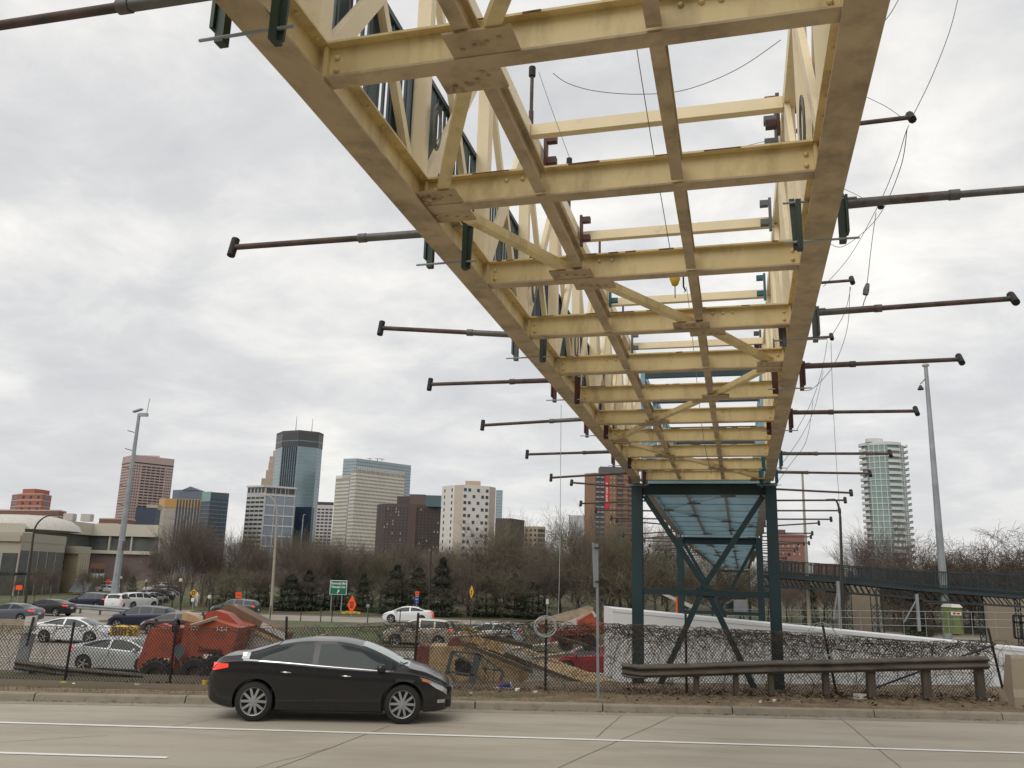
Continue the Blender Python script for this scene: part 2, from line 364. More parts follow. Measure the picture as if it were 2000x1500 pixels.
AL = [(4.0, 4.3, M['pipe'], M['rust'], M['greenclamp'], 'dark outrigger pipe at the upper left corner, green clamp', .02),
      (7.75, 4.36, M['pipe'], M['rust'], M['greenclamp'], 'rust brown outrigger pipe on green clamp, second from the upper left', .01),
      (11.3, 4.12, M['pipe'], M['rust'], M['greyclamp'], 'outrigger pipe on grey clamp rising towards its tip left of the chord', .10),
      (13.95, 4.3, M['rust'], M['rust'], M['redclamp'], 'brown outrigger pipe on red primer clamp, fourth down on the left side', 0),
      (17.2, 4.28, M['pipe'], M['rust'], M['redclamp'], 'thin outrigger pipe fifth down on the left side above the white apartment tower', -.04),
      (21.1, 4.25, M['rust'], M['rust'], M['redclamp'], 'left outrigger pipe second above the pier, dark end cap', -.02),
      (24.5, 4.35, M['rust'], M['rust'], M['redclamp'], 'left outrigger pipe just above the pier top', -.06)]
for s, L_, a, b_, c, lab, sl_ in AL: outrigger(s, -1, L_, 0, a, b_, c, lab, slope=sl_)
AR = [(7.85, 4.9, M['pipe'], M['pipe'], M['greenclamp'], 'thick outrigger pipe leaving the picture at the right edge, green clamp', .0),
      (11.0, 4.29, M['pipe'], M['rust'], M['greyclamp'], 'outrigger pipe on grey clamp with black cap, second down on the right', .025),
      (13.6, 4.27, M['rust'], M['rust'], M['redclamp'], 'brown outrigger pipe on red primer clamp, third down on the right', .01),
      (17.0, 4.26, M['rust'], M['rust'], M['redclamp'], 'outrigger pipe fourth down on the right with tilted cap', -.01),
      (21.6, 4.5, M['pipe'], M['rust'], M['tealclamp'], 'outrigger pipe on bright teal clamp, its tip before the curved tower', -.01),
      (24.5, 4.43, M['pipe'], M['rust'], M['tealclamp'], 'outrigger pipe on teal clamp at the top of the pier, right side', -.02)]
for s, L_, a, b_, c, lab, sl_ in AR: outrigger(s, 1, L_, 0, a, b_, c, lab, slope=sl_)
def simple_arm(s, sd, L_, slope, r=.035):
    z = zb(s)+.15; b = MB(); b.tube([bp(s, sd*1.95, z), bp(s, sd*L_, z+slope)], r, 6)
    b.box(bp(s, sd*1.99, z-.1), (.08, .1, .45), rz=-AZ)
    o = b.build('outrigger_arm', M['rust']); tag(o, 'thin rusty outrigger pipe in the receding row on the blue spans', 'outrigger', 'outrigger pipes on the far blue spans')
    b = MB(); b.tube([bp(s-.05, sd*(L_+.03), z+slope-.09), bp(s+.05, sd*(L_+.03), z+slope+.09)], .055, 6)
    b.build('end_cap', M['black'], o)
random.seed(4)
for i in range(17):
    s = 27.5+i*2.95
    for sd in (-1, 1): simple_arm(s+random.uniform(-.3, .3), sd, 4.4+random.uniform(-.15, .15), random.choice((-.12, .0, .02, .18, -.2)))
# short arms and masts on the top chords
def top_arm(s, sd, label, L_=3.0, up_=False, m=None, clampm=None):
    m = m or M['rust']; b = MB(); z = TOPZ+.12
    root = empty('top_chord_arm', bp(s, sd*1.83, z), label, 'outrigger', 'short arms clamped on the top chords')
    b.bar(bp(s, sd*1.70, z-.30), bp(s, sd*1.70, z+.30), .05, .12, BD); b.bar(bp(s, sd*1.60, z-.2), bp(s, sd*1.60, z-.1), .14, .12, BD); b.bar(bp(s, sd*1.60, z+.16), bp(s, sd*1.60, z+.26), .14, .12, BD)
    b.build('clamp', clampm or m, root)
    b = MB()
    if up_: b.tube([bp(s, sd*1.95, z), bp(s, sd*1.95, z+.75)], .038, 8); b.tube([bp(s, sd*1.95, z+.7), bp(s, sd*1.95, z+1.35)], .028, 8); e = bp(s, sd*1.95, z+1.36); ax = V((0, 0, .14))
    else: b.tube([bp(s, sd*1.95, z), bp(s, sd*L_, z+.03)], .034, 8); e = bp(s, sd*L_, z+.03); ax = V((0, 0, .09))+BD*.09
    b.build('pipe', m, root, smooth=True, angle=40)
    b = MB(); b.tube([e-ax, e+ax] if not up_ else [e, e+V((0, 0, .16))], .055, 8); b.build('end_cap', M['black'], root, smooth=True, angle=40)
    return e
tips = {}
for i, (s, cl) in enumerate(((11.67, M['greyclamp']), (14.53, M['greyclamp']), (18.39, M['tealclamp']), (22.77, M['rust']))):
    tips[('r', i)] = top_arm(s, 1, ordn[i]+' short arm from the near end on the right top chord, pointing out', L_=3.5, clampm=cl)
for i, (s, cl) in enumerate(((11.55, M['redclamp']), (14.6, M['redclamp']), (18.3, M['tealclamp']), (22.4, M['greyclamp']))):
    tips[('l', i)] = top_arm(s, -1, ordn[i]+' upright mast from the near end on the left top chord', up_=True, clampm=cl)
tips[('u', 0)] = top_arm(11.15, 1, 'dark upright mast on the right top chord below the nearest beam', up_=True)

# ================================================================== GROUND
def smooth(t): t = max(0, min(1, t)); return t*t*(3-2*t)
def gz(x, y):   # terrain height behind the kerb
    low = -1.6
    if y < 75: low -= 1.1*smooth((x-1)/7)*(1-smooth((y-38)/25))
    if y < 20.0: return -.35
    e = smooth((y-24.9)/3.6)
    return (.10-.22*smooth((y-21)/2.5))*(1-e)+low*e + (0 if y < 200 else 0)
def grid(name, xs, ys, fn, m, kind='structure', smooth_=True):
    b = MB(); vs = [(x, y, fn(x, y)) for y in ys for x in xs]; n = len(xs)
    b.add(vs, [(j*n+i, j*n+i+1, (j+1)*n+i+1, (j+1)*n+i) for j in range(len(ys)-1) for i in range(n-1)])
    o = b.build(name, m, keep=True, smooth=smooth_); o['kind'] = kind; return o
def frange(a, b, n): return [a+(b-a)*i/n for i in range(n+1)]
M['earth'] = mat('grass_and_earth', (.085, .085, .04), .95, var=.35, scale=.08, col2=(.115, .085, .058), thr=(.42, .6), scale2=.15)
M['grass'] = mat('spring_grass', (.075, .10, .032), .95, var=.35, scale=.5, col2=(.115, .085, .055), thr=(.42, .6), scale2=.35)
M['freeway'] = mat('freeway_concrete', (.29, .26, .215), .9, var=.1, scale=.15, col2=(.21, .185, .15), thr=(.5, .75), scale2=.3, stretch=(1, .2, 1))
yy = [19.9, 20.5, 21.5, 22.5, 23.5, 24.4]+frange(25, 29, 10)+frange(31, 75, 14)+[90, 120, 160, 220, 300, 450, 700, 1100, 2000, 4000]
xx = [-4000, -1500, -600, -300, -160]+frange(-100, -20, 16)+frange(-17, 20, 30)+frange(24, 120, 16)+[200, 400, 1000, 4000]
grid('ground', xx, yy, lambda x, y: gz(x, y) if y > 19.95 else -.35, M['earth'])
KX = [-60, -40, -25, -15, -10, -5, 0, 5, 10, 15, 25, 40, 60]
def kerbY(x): x = max(-30, min(30, x)); return 19.45+.055*x-.0009*x*x
def vz(x, y):
    k = kerbY(x)+.2; zf = max(-.14, min(.16, -.10+(x+11)*.0105)); t = max(0, min(1.3, (y-k)/(22.5-k))); return .15+(zf-.15)*t
grid('embankment', [-200, -120, -60, -20, 20, 60, 120, 200], [-60, -45, -36, -28, -20, -12, -6, -3], lambda x, y: 9*smooth((-3-y)/30)+.01*(-3-y), M['earth'])  # unseen bank added behind the camera to darken reflections in the sedan
# near road: concrete slabs; joints are modelled dark strips
rb = MB(); rb.add([(-120, -40, 0), (120, -40, 0), (120, 20.6, 0), (-120, 20.6, 0)], [(0, 1, 2, 3)])
o = rb.build('road', M['concrete'], keep=True); o['kind'] = 'structure'
M['joint'] = mat('road_joint', (.12, .10, .08), .95, var=.3, scale=4)
M['crack'] = mat('road_crack', (.14, .12, .095), .95, var=.3, scale=4)
def ribbon(mb, pts, w, z):
    pts = [V((p[0], p[1], 0)) for p in pts]
    for i, (p, q) in enumerate(zip(pts, pts[1:])):
        d = (q-p).normalized(); s_ = V((-d.y, d.x, 0))*w/2
        mb.add([(p-s_)+V((0, 0, z)), (q-s_)+V((0, 0, z)), (q+s_)+V((0, 0, z)), (p+s_)+V((0, 0, z))], [(0, 1, 2, 3)])
random.seed(2)
def wob(a, b, n, amp):
    a = V(a); b = V(b); s_ = V((-(b-a).y, (b-a).x)).normalized(); o = []
    for i in range(n+1): t = i/n; o.append(a.lerp(b, t)+s_*(random.uniform(-amp, amp) if 0 < i < n else 0))
    return o
for a, b_ in (((1345, 1386), (1090, 1500)), ((1640, 1402), (1760, 1500)), ((760, 1418), (540, 1500)), ((1222, 1390), (1165, 1440))):
    A, B = gp(*a, 0), gp(*b_, 0); mb = MB(); ribbon(mb, wob(A.xy, B.xy, 14, .012), .015, .004); tag(mb.build('road_joint', M['joint'], keep=True), kind='structure')
for a, b_, n in (((330, 1420), (450, 1400), 12), ((0, 1450), (210, 1437), 10), ((640, 1462), (500, 1500), 8)):
    A, B = gp(*a, 0), gp(*b_, 0); mb = MB(); ribbon(mb, wob(A.xy, B.xy, n, .05), .010, .004); tag(mb.build('road_crack', M['crack'], keep=True), kind='structure')
lm = MB(); ribbon(lm, [(-60, 16.28), (-20, 16.26), (-9, 16.22), (0, 16.2), (9, 16.1), (20, 15.95), (60, 15.3)], .13, .009)
tag(lm.build('lane_line', M['white'], keep=True), kind='structure')
for a, b_ in (((-40, 13.75), (-5.05, 13.72)), ((9.6, 13.6), (22, 13.4))):
    lm = MB(); ribbon(lm, [a, b_], .12, .009); tag(lm.build('lane_line', M['white'], keep=True), kind='structure')
# kerb in cast lengths with open joints
random.seed(5); x = -40.0
kb = MB()
while x < 40:
    L_ = 2.9+random.uniform(-.1, .3); x2 = x+L_-.025
    p = [(x, kerbY(x)), (x2, kerbY(x2))]; h = .15+random.uniform(-.006, .006)
    prof = [(0, 0), (.03, h-.03), (.06, h), (.20, h), (.20, -.1), (-.45, -.1), (-.45, .006)]
    vs = [(px, py+a, b) for px, py in p for a, b in prof]; n = len(prof)
    kb.add(vs, [tuple(range(n)), tuple(range(n, 2*n))[::-1]]+[(i, n+i, n+(i+1) % n, (i+1) % n) for i in range(n)])
    x += L_
tag(kb.build('kerb', M['kerb'], keep=True), kind='structure')
vg = MB(); xs = frange(-45, 45, 180); ys = [0, .05, .2, .6, 1.0, 1.6, 2.4, 3.2, 4.2, 5.2]
random.seed(8)
vv = []
for j, dy in enumerate(ys):
    for x_ in xs:
        y_ = kerbY(x_)+.20+dy; z_ = .13 if j < 2 else vz(x_, y_)+random.uniform(-.02, .025)
        vv.append((x_, y_, z_ if j else .12))
n = len(xs); vg.add(vv, [(j*n+i, j*n+i+1, (j+1)*n+i+1, (j+1)*n+i) for j in range(len(ys)-1) for i in range(n-1)])
tag(vg.build('verge', M['dirt'], keep=True, smooth=True), kind='structure')
# freeway lanes following the ground
fy = frange(27.2, 36, 8)+frange(38, 52, 8)
grid('freeway', [-400, -200, -100]+frange(-80, 20, 30)+[40, 80, 200], fy, lambda x, y: gz(x, y)+.02, M['freeway'])
grid('freeway', [-400, -200, -100, -80, -60, -50, -44, -40, -36, -33.5], frange(52.2, 100, 10), lambda x, y: gz(x, y)+.02, M['freeway'])
grid('freeway', frange(-80, 120, 20), [78, 82, 86, 90], lambda x, y: gz(x, y)+.024, M['freeway'])
grid('freeway', [-33.4, -31, -28, -25, -22], [52.2, 58, 64, 70], lambda x, y: gz(x, y)+.024, M['freeway'])
grid('grass_bank', frange(-90, 60, 30), [95, 110, 130, 150, 190, 260], lambda x, y: gz(x, y)+.03+.01*(y-95), M['grass'])
grid('grass_median', frange(-21.5, 40, 24), [54.5, 58, 62, 66, 70, 74, 76.5], lambda x, y: gz(x, y)+.05+.5*smooth((y-54)/6)*smooth((77-y)/5), M['grass'])
b = MB()
for yl in (31, 34.8, 38.6, 42.4):
    for i in range(-40, 3):
        if yl == 31 or yl == 42.4 or i % 2 == 0: ribbon(b, [(i*3.2, yl), (i*3.2+3.2, yl)], .13, -1.6+.045)
tag(b.build('freeway_lane_lines', M['white'], keep=True), kind='structure')
b = MB()
for i in range(-34, -12): ribbon(b, [(i*3.0, 58), (i*3.0+1.8, 58)], .14, -1.6+.045)
tag(b.build('freeway_lane_lines', M['white'], keep=True), kind='structure')

# ================================================================== FENCE
FY = 22.55
posts = [((145, 1215), (125, 1337)), ((344, 1218), (331, 1337)), ((560, 1206), (556, 1338)), ((817, 1199), (806, 1345)), ((1067, 1204), (1065, 1350)), ((1339, 1199), (1341, 1349)), ((1606, 1217), (1636, 1362)), ((1930, 1228), (1965, 1368))]
fence = empty('chain_link_fence', (0, FY, 0), 'sagging black chain link fence between the near road and the freeway', 'fence')
tops, bots = [], []
for (a, b_) in posts:
    A, B = at(*a, FY), at(*b_, FY); tops.append(A); bots.append(B)
    b = MB(); b.tube([B-V((0, 0, .1)), A], .032, 8); b.tube([A-V((0, 0, .01)), A+V((0, 0, .03))], [.04, .02], 8); b.build('post', M['blackpost'], fence, smooth=True, angle=40)
M['mesh'] = mat('black_chain_link', (.03, .028, .025), .5, var=.2)
def topz(x):
    T = [(-14, 1.22), (-11.0, 1.27), (-8.4, 1.30), (-4.5, 1.42), (-2.3, 1.55), (1.1, 1.66), (4.65, 1.62), (8.2, 1.55), (10.5, 1.42), (12.5, 1.52), (13, 1.5)]
    for (a, za), (b, zb2) in zip(T, T[1:]):
        if x <= b: return za+(zb2-za)*(x-a)/(b-a)
    return 1.5
def xend(z): return 12.75-(z-.1)*.175
P_ = .082; zlo = -.06; b = MB(); Y = FY+.02
for sgn in (1, -1):
    x = -15.0
    while x < 15.5:
        # straight wire climbing at 55 degrees, clipped to the fence outline, with a little bag
        z = zlo; pts = []; h = 1.25
        n = 5
        for i in range(n+1):
            zz_ = zlo+(2.0-zlo)*i/n; xx_ = x+sgn*(zz_-zlo)/1.25
            if zz_ > topz(xx_)+.02:
                # clip at the top
                zt = topz(xx_); xx_ = x+sgn*(zt-zlo)/1.25; zz_ = zt
                if xx_ < xend(zz_) and xx_ > -13.8: pts.append((xx_, Y+.03*math.sin(xx_*1.7+zz_*3), zz_))
                break
            if xx_ < xend(zz_) and xx_ > -13.8: pts.append((xx_, Y+.03*math.sin(xx_*1.7+zz_*3), zz_))
        if len(pts) > 1: b.tube(pts, .0074, 3, cap=False)
        x += P_
b.tube([(xq, Y+.03*math.sin(xq*1.7+topz(xq)*3), topz(xq)) for xq in frange(-13.8, 12.45, 90)], .006, 4)
b.build('mesh', M['mesh'], fence)
b = MB(); b.tube([at(1660, 1362, FY-.15), at(1800, 1310, FY-.15), at(1945, 1258, FY-.15)], .025, 6); b.build('fallen_rail', M['blackpost'], fence)
# vines
random.seed(11)
b = MB()
def vine(x, z, n, step, ang, wander, r, zmin=.05, zmax=None):
    pts = []
    for i in range(n):
        pts.append((x, FY-.05+random.uniform(-.09, .06), z)); ang += random.gauss(0, wander)
        x += math.cos(ang)*step; z += math.sin(ang)*step
        zt = topz(x)+.10
        if z > zt: z = zt-.02; ang = -ang*.6
        if z < zmin: break
    if len(pts) > 2: b.tube(pts, [r*(1-.6*i/len(pts)) for i in range(len(pts))], 3, cap=False)
def dens(x): return 1 if x > 3.2 else .75 if x > -.5 else .5 if x > -3.5 else .12
k = 0
while k < 640:
    x = random.uniform(-13, 12.4)
    if random.random() > dens(x): continue
    k += 1; vine(x, topz(x)-abs(random.gauss(0, .12)), 14, .10, random.choice((0, math.pi))+random.gauss(0, .5), .45, .0085)
k = 0
while k < 230:
    x = random.uniform(-3, 12.6)
    if random.random() > dens(x): continue
    k += 1; vine(x, random.uniform(.3, 1.5), 12, .11, random.choice((0, math.pi, 1.57, -1.57))+random.gauss(0, .7), .4, .0065)
for i in range(60):
    x = random.uniform(2.5, 12.6); vine(x, random.uniform(.1, .3), 16, .11, 1.57+random.gauss(0, .5), .25, .008)
for i in range(80):
    x = random.uniform(-12, 3); vine(x, 0.08, 9, .08, 1.57+random.gauss(0, .4), .25, .006)
o = b.build('vine', M['vine']); tag(o, 'bare brown vines tangled along the top of the chain link fence', 'vines', kind='stuff')
# ------------------------------------------------------------------ guardrail in front of the fence
def wbeam(b, pts, hgt=.31, dep=.08):
    prof = [(0, -.5), (.35, -.42), (1, -.30), (1, -.2), (.2, -.06), (0, 0), (.2, .06), (1, .2), (1, .30), (.35, .42), (0, .5)]
    for (p, q) in zip(pts, pts[1:]):
        p = V(p); q = V(q); nrm = V(((q-p).y, -(q-p).x, 0)).normalized()
        for (d0, h0), (d1, h1) in zip(prof, prof[1:]):
            A = [p+nrm*d0*dep+V((0, 0, h0*hgt)), q+nrm*d0*dep+V((0, 0, h0*hgt)), q+nrm*d1*dep+V((0, 0, h1*hgt)), p+nrm*d1*dep+V((0, 0, h1*hgt))]
            B = [k-nrm*.012 for k in A]; b.hexa(B+A) if False else b.add(A+B, [(0, 1, 2, 3), (7, 6, 5, 4)])
M['oldrail'] = mat('weathered_guardrail', (.115, .10, .08), .7, metal=.1, var=.3, scale=1.5, col2=(.06, .045, .035), thr=(.5, .65), stretch=(1, 1, 4))
M['oldwood'] = mat('weathered_post', (.095, .08, .062), .9, var=.3, scale=3, bump=.4, stretch=(3, 3, .5))
gr = empty('guardrail', (7.5, 22, .1), 'weathered dark guardrail on wooden posts in front of the viny fence', 'guardrail')
GP = [at(1250, 1311, 22.0), at(1339, 1309, 22.0), at(1500, 1303, 22.0), at(1640, 1301, 22.0), at(1780, 1297, 22.0), at(1930, 1294, 22.0)]
b = MB(); wbeam(b, GP, .32, .08); b.build('rail', M['oldrail'], gr)
b = MB(); wbeam(b, [at(1214, 1306, 22.02), at(1250, 1311, 22.0)], .30, .09); e0 = at(1214, 1306, 22.0)
b.tube([e0+V((-.0, -.02, -.13)), e0+V((.10, -.06, -.17)), e0+V((.3, -.05, -.19)), e0+V((.6, -.02, -.2))], .03, 6); b.build('end_terminal', M['oldrail'], gr)
for (px, wd) in ((1360, .12), (1437, .12), (1505, .12), (1612, .14), (1700, .20), (1808, .20), (1912, .20)):
    p = at(px, 1310, 22.14); b = MB(); b.box((p.x, 22.16, (p.z+.05-.1)/2), (wd, .14, p.z+.2)); b.build('post', M['oldwood'], gr)
# left guardrail behind the fence
gr = empty('guardrail', (-10, 24.4, -.2), 'low grey guardrail behind the fence at the lower left', 'guardrail')
b = MB(); wbeam(b, [at(30, 1298, 24.2), at(130, 1312, 24.2), at(280, 1325, 24.2)], .26, .07); b.build('rail', M['oldrail'], gr)
for px, py in ((60, 1316), (205, 1330)):
    p = at(px, py, 24.3); b = MB(); b.box((p.x, 24.36, p.z-.25), (.13, .12, .9)); b.build('post', M['oldwood'], gr)
# ------------------------------------------------------------------ sign post seen from behind
sp = empty('roadside_sign', (2.23, 20.75, .1), 'grey back of a tall road sign on a steel post at the kerb', 'sign')
b = MB(); p0, p1 = at(1168, 1366, 20.75), at(1166, 1062, 20.75); b.bar(V((p0.x, p0.y, .0)), p1, .055, .05, (0, 1, 0)); b.build('post', M['galv'], sp)
b = MB(); c0, c1 = at(1160, 1059, 20.68), at(1163, 1147, 20.68); sgn = V((.18, .17, 0)).normalized()
b.hexa([c1-sgn*.07, c1+sgn*.10, c1+sgn*.10+V((.0, .02, 0)), c1-sgn*.07+V((0, .02, 0)), c0-sgn*.07, c0+sgn*.10-V((0, 0, .05)), c0+sgn*.10+V((0, .02, -.05)), c0-sgn*.07+V((0, .02, 0))])
b.build('sign_back', M['galv'], sp)
for py in (1070, 1136):
    c = at(1167, py, 20.71); b = MB(); b.box(c, (.11, .10, .025)); b.build('clamp', M['blackpost'], sp)
# ------------------------------------------------------------------ wire coils
def coil(name, c, R1, n, r, label, m, ell=1.0, ax=0, seed=1, ax2=None):
    random.seed(seed); b = MB(); c = V(c)
    ux = V((1, 0, 0)) if ax2 is None else ax2
    pts = []
    for i in range(n*20+1):
        a = i/20*2*math.pi; k = i//20; rr = R1*(1+.10*math.sin(k*2.3+a*.15)); pts.append(c+ux*(rr*math.cos(a)+.02*math.sin(k*1.7))+V((0, -.02+.01*k/n*3, rr*ell*math.sin(a)-.03*math.sin(k*1.3))))
    b.tube(pts, r, 4); o = b.build(name, m); return tag(o, label, 'wire coil')
coil('wire_coil', at(1065, 1224, FY-.12), .27, 5, .010, 'pale coil of cable hung on the fence post by the sign post', M['coil'], .85)
coil('wire_coil', at(1606, 1248, FY-.12), .38, 3, .006, 'large thin wire coil on the leaning fence post at right', M['coil'], 1.05, seed=3)
# concrete barrier at the right edge
b = MB(); p = at(1962, 1370, 21.3)
prof = [(-.02, -.2), (.0, .28), (.09, .45), (.16, 1.15), (.20, 1.22), (.42, 1.22), (.5, .45), (.62, .28), (.66, -.2)]
for x0, x1, dz in ((p.x+.05, p.x+4.4, 0),):
    vs = [(x0+(.10 if z_ > .4 else 0)*z_, 21.3-.33+a, z_+dz+.1) for a, z_ in prof]+[(x1, 21.3-.33+a, z_+dz+.1) for a, z_ in prof]; n = len(prof)
    b.add(vs, [tuple(range(n))[::-1], tuple(range(n, 2*n))]+[(i, (i+1) % n, n+(i+1) % n, n+i) for i in range(n)])
tag(b.build('concrete_barrier', M['barrier']), 'tan concrete barrier end at the right edge of the picture beside the fence', 'barrier')

# ================================================================== VEHICLES
def interp(T, x):
    if x <= T[0][0]: return T[0][1]
    for i in range(len(T)-1):
        (a, ya), (b, yb) = T[i], T[i+1]
        if x <= b:
            # monotone-ish hermite
            def sl(j):
                if j <= 0 or j >= len(T)-1: return None
                d0 = (T[j][1]-T[j-1][1])/(T[j][0]-T[j-1][0]); d1 = (T[j+1][1]-T[j][1])/(T[j+1][0]-T[j][0])
                return 0 if d0*d1 <= 0 else 2*d0*d1/(d0+d1)
            d = (yb-ya)/(b-a); s0 = sl(i); s1 = sl(i+1); s0 = d if s0 is None else s0; s1 = d if s1 is None else s1
            t = (x-a)/(b-a); h = b-a
            return (2*t**3-3*t*t+1)*ya+(t**3-2*t*t+t)*h*s0+(-2*t**3+3*t*t)*yb+(t**3-t*t)*h*s1
    return T[-1][1]
SEDAN = dict(xr=-2.28, xf=2.28, wr=-1.34, wf=1.38, R=.345, W=1.0,
    top=[(-2.28, .62), (-2.25, .84), (-2.16, 1.00), (-1.98, 1.125), (-1.72, 1.155), (-1.4, 1.235), (-.95, 1.37), (-.5, 1.435), (0, 1.445), (.3, 1.42), (.6, 1.355), (1.0, 1.21), (1.40, 1.03), (1.52, .985), (1.75, .93), (1.95, .84), (2.12, .75), (2.22, .66), (2.28, .50)],
    belt=[(-2.28, .58), (-2.22, .80), (-2.05, .98), (-1.6, 1.03), (-1.0, 1.005), (0, .94), (.9, .895), (1.42, .875), (1.75, .82), (2.0, .73), (2.18, .62), (2.28, .46)],
    w=[(-2.28, .50), (-2.2, .70), (-2.0, .80), (-1.5, .865), (-.5, .885), (.8, .885), (1.4, .86), (1.8, .79), (2.05, .68), (2.2, .52), (2.28, .36)],
    we=[(-2.28, .40), (-2.1, .60), (-1.75, .68), (-1.3, .63), (-.8, .575), (-.3, .56), (.3, .57), (.8, .64), (1.2, .72), (1.5, .76), (1.8, .68), (2.1, .5), (2.28, .3)],
    bot=[(-2.28, .42), (-2.15, .30), (-1.8, .22), (-.9, .185), (.9, .185), (1.8, .20), (2.15, .22), (2.28, .30)],
    win=[-1.50, -1.38, 1.02, 1.16], pil=[(-.33, -.22)], ws=(.56, 1.46), rw=(-1.66, -1.02))
SUV = dict(xr=-2.3, xf=2.3, wr=-1.35, wf=1.37, R=.36, W=1.02,
    top=[(-2.3, .80), (-2.27, 1.08), (-2.15, 1.36), (-1.9, 1.58), (-1.5, 1.66), (-.8, 1.70), (-.2, 1.71), (.25, 1.68), (.6, 1.56), (1.0, 1.33), (1.25, 1.18), (1.35, 1.14), (1.7, 1.08), (2.0, .98), (2.18, .85), (2.26, .72), (2.3, .55)],
    belt=[(-2.3, .75), (-2.2, 1.05), (-2.0, 1.14), (-1.2, 1.12), (0, 1.06), (.9, 1.02), (1.35, 1.0), (1.8, .94), (2.1, .82), (2.3, .52)],
    w=[(-2.3, .62), (-2.2, .78), (-1.9, .87), (-.5, .92), (.8, .92), (1.4, .90), (1.9, .82), (2.15, .66), (2.3, .42)],
    we=[(-2.3, .5), (-2.15, .62), (-1.8, .66), (-.8, .66), (.3, .64), (.8, .68), (1.2, .75), (1.4, .78), (1.8, .72), (2.1, .55), (2.3, .35)],
    bot=[(-2.3, .5), (-2.15, .36), (-1.8, .28), (-.9, .24), (.9, .24), (1.8, .26), (2.15, .30), (2.3, .36)],
    win=[-1.98, -1.78, .95, 1.10], pil=[(-1.12, -1.02), (-.18, -.08)], ws=(.62, 1.28), rw=(-2.22, -1.93))
def carfn(K):
    def sec(x):
        zc = interp(K['top'], x); zbt = min(interp(K['belt'], x), zc-.02); w_ = interp(K['w'], x)*K['W']; we = min(interp(K['we'], x), w_*.93); zbo = interp(K['bot'], x)
        crown = .05 if zc-zbt > .2 else max(.012, (zc-zbt)*.25)
        ze = max(zbt+.008, zc-crown)
        return zc, zbt, w_, we, ze, zbo
    def side(x, z):   # half width of the side at height z
        zc, zbt, w_, we, ze, zbo = sec(x)
        if z <= zbt:
            t = (z-zbo)/max(.05, zbt-zbo); return w_*(.93+.075*math.sin(min(1, max(0, t*1.25))*math.pi/2)-.02*max(0, t-.7)/.3+ (.012*math.exp(-((t-.78)/.06)**2)))
        t = min(1, (z-zbt)/max(.01, ze-zbt)); return (w_*.965)*(1-t)+we*t+.022*4*t*(1-t)*(1 if ze-zbt > .2 else 0)
    def topz_(x, y): zc, zbt, w_, we, ze, zbo = sec(x); return zc-(zc-ze)*(abs(y)/we)**2
    return sec, side, topz_
def cutbool(o, c):
    md = o.modifiers.new('b', 'BOOLEAN'); md.object = c; md.operation = 'DIFFERENCE'; md.solver = 'EXACT'
    dg = bpy.context.evaluated_depsgraph_get(); me = bpy.data.meshes.new_from_object(o.evaluated_get(dg)); o.modifiers.clear(); old = o.data; o.data = me; bpy.data.objects.remove(c)
def wheel(parent, x, y, K, sd, rimm, detail=True):
    R_ = K['R']; b = MB(); wd = .205
    o0 = y-sd*wd/2  # axis along y
    prof = [(R_*.70, -wd/2), (R_*.80, -wd/2), (R_*.95, -wd/2+.015), (R_, -wd/2+.05), (R_, wd/2-.05), (R_*.95, wd/2-.015), (R_*.80, wd/2), (R_*.74, wd/2-.005), (R_*.71, wd/2-.03)]
    b.lathe(prof, (x, y, R_), 'y', 32); t = b.build('wheel', M['black'], parent, smooth=True, angle=35)
    rr = R_*.72; b = MB(); f = sd
    b.lathe([(rr, f*(wd/2-.012)), (rr*.93, f*(wd/2-.02)), (rr*.88, f*(wd/2-.05)), (rr*.86, -f*.02)], (x, y, R_), 'y', 28)
    if detail:
        for k in range(5):
            for e in (-.17, .17):
                a = 2*math.pi*k/5+.3+e; a2 = 2*math.pi*k/5+.3+e*1.9
                p = V((x+.04*math.cos(a), y+f*(wd/2-.018), R_+.04*math.sin(a))); q = V((x+rr*.92*math.cos(a2), y+f*(wd/2-.028), R_+rr*.92*math.sin(a2)))
                b.bar(p, q, .044, .022, (0, 1, 0))
        b.lathe([(0.001, f*(wd/2-.002)), (.04, f*(wd/2-.006)), (.055, f*(wd/2-.03))], (x, y, R_), 'y', 14)
    else:
        for k in range(5):
            a = 2*math.pi*k/5; b.bar((x, y+f*(wd/2-.02), R_), (x+rr*.9*math.cos(a), y+f*(wd/2-.03), R_+rr*.9*math.sin(a)), .06, .02, (0, 1, 0))
    b.build('rim', rimm, t, smooth=True, angle=30)
    b = MB(); b.lathe([(0.001, -f*.0), (rr*.87, -f*.0)], (x, y, R_), 'y', 20); b.build('brake_disc', M['brake'], t)
M['brake'] = mat('dark_brake', (.03, .03, .03), .5, metal=.5, var=.1)
M['rim'] = mat('alloy_rim', (.36, .365, .37), .4, metal=.6, var=.1)
M['wind2'] = mat('far_windscreen', (.10, .13, .13), .12, var=0)
M['glass'] = mat('car_glass', (.022, .032, .032), .06, var=0, spec=.3)
M['wind'] = mat('windscreen_glass', (.36, .43, .41), .08, var=0, spec=1.0)  # sky reflection on the windscreen is put into this pale base colour
M['chrome'] = mat('chrome', (.75, .76, .77), .18, metal=1, var=0)
M['trim'] = mat('black_trim', (.012, .012, .013), .5, var=0)
M['tail'] = mat('tail_lamp', (.55, .02, .015), .25, var=0, emit=((1, .06, .03), .9))
M['tailoff'] = mat('red_lens', (.35, .012, .012), .25, var=0, emit=((1, .05, .03), .35))
M['lens'] = mat('clear_lens', (.45, .46, .47), .12, metal=.4, var=0)
M['amber'] = mat('amber_lens', (.75, .20, .05), .2, var=0)
M['plate'] = mat('licence_plate', (.55, .60, .68), .5, var=.1, scale=8)
def paint(name, c, coat=.6, rough=.32, metal=.35): return mat(name, c, rough, metal=metal, var=.03, coat=coat)
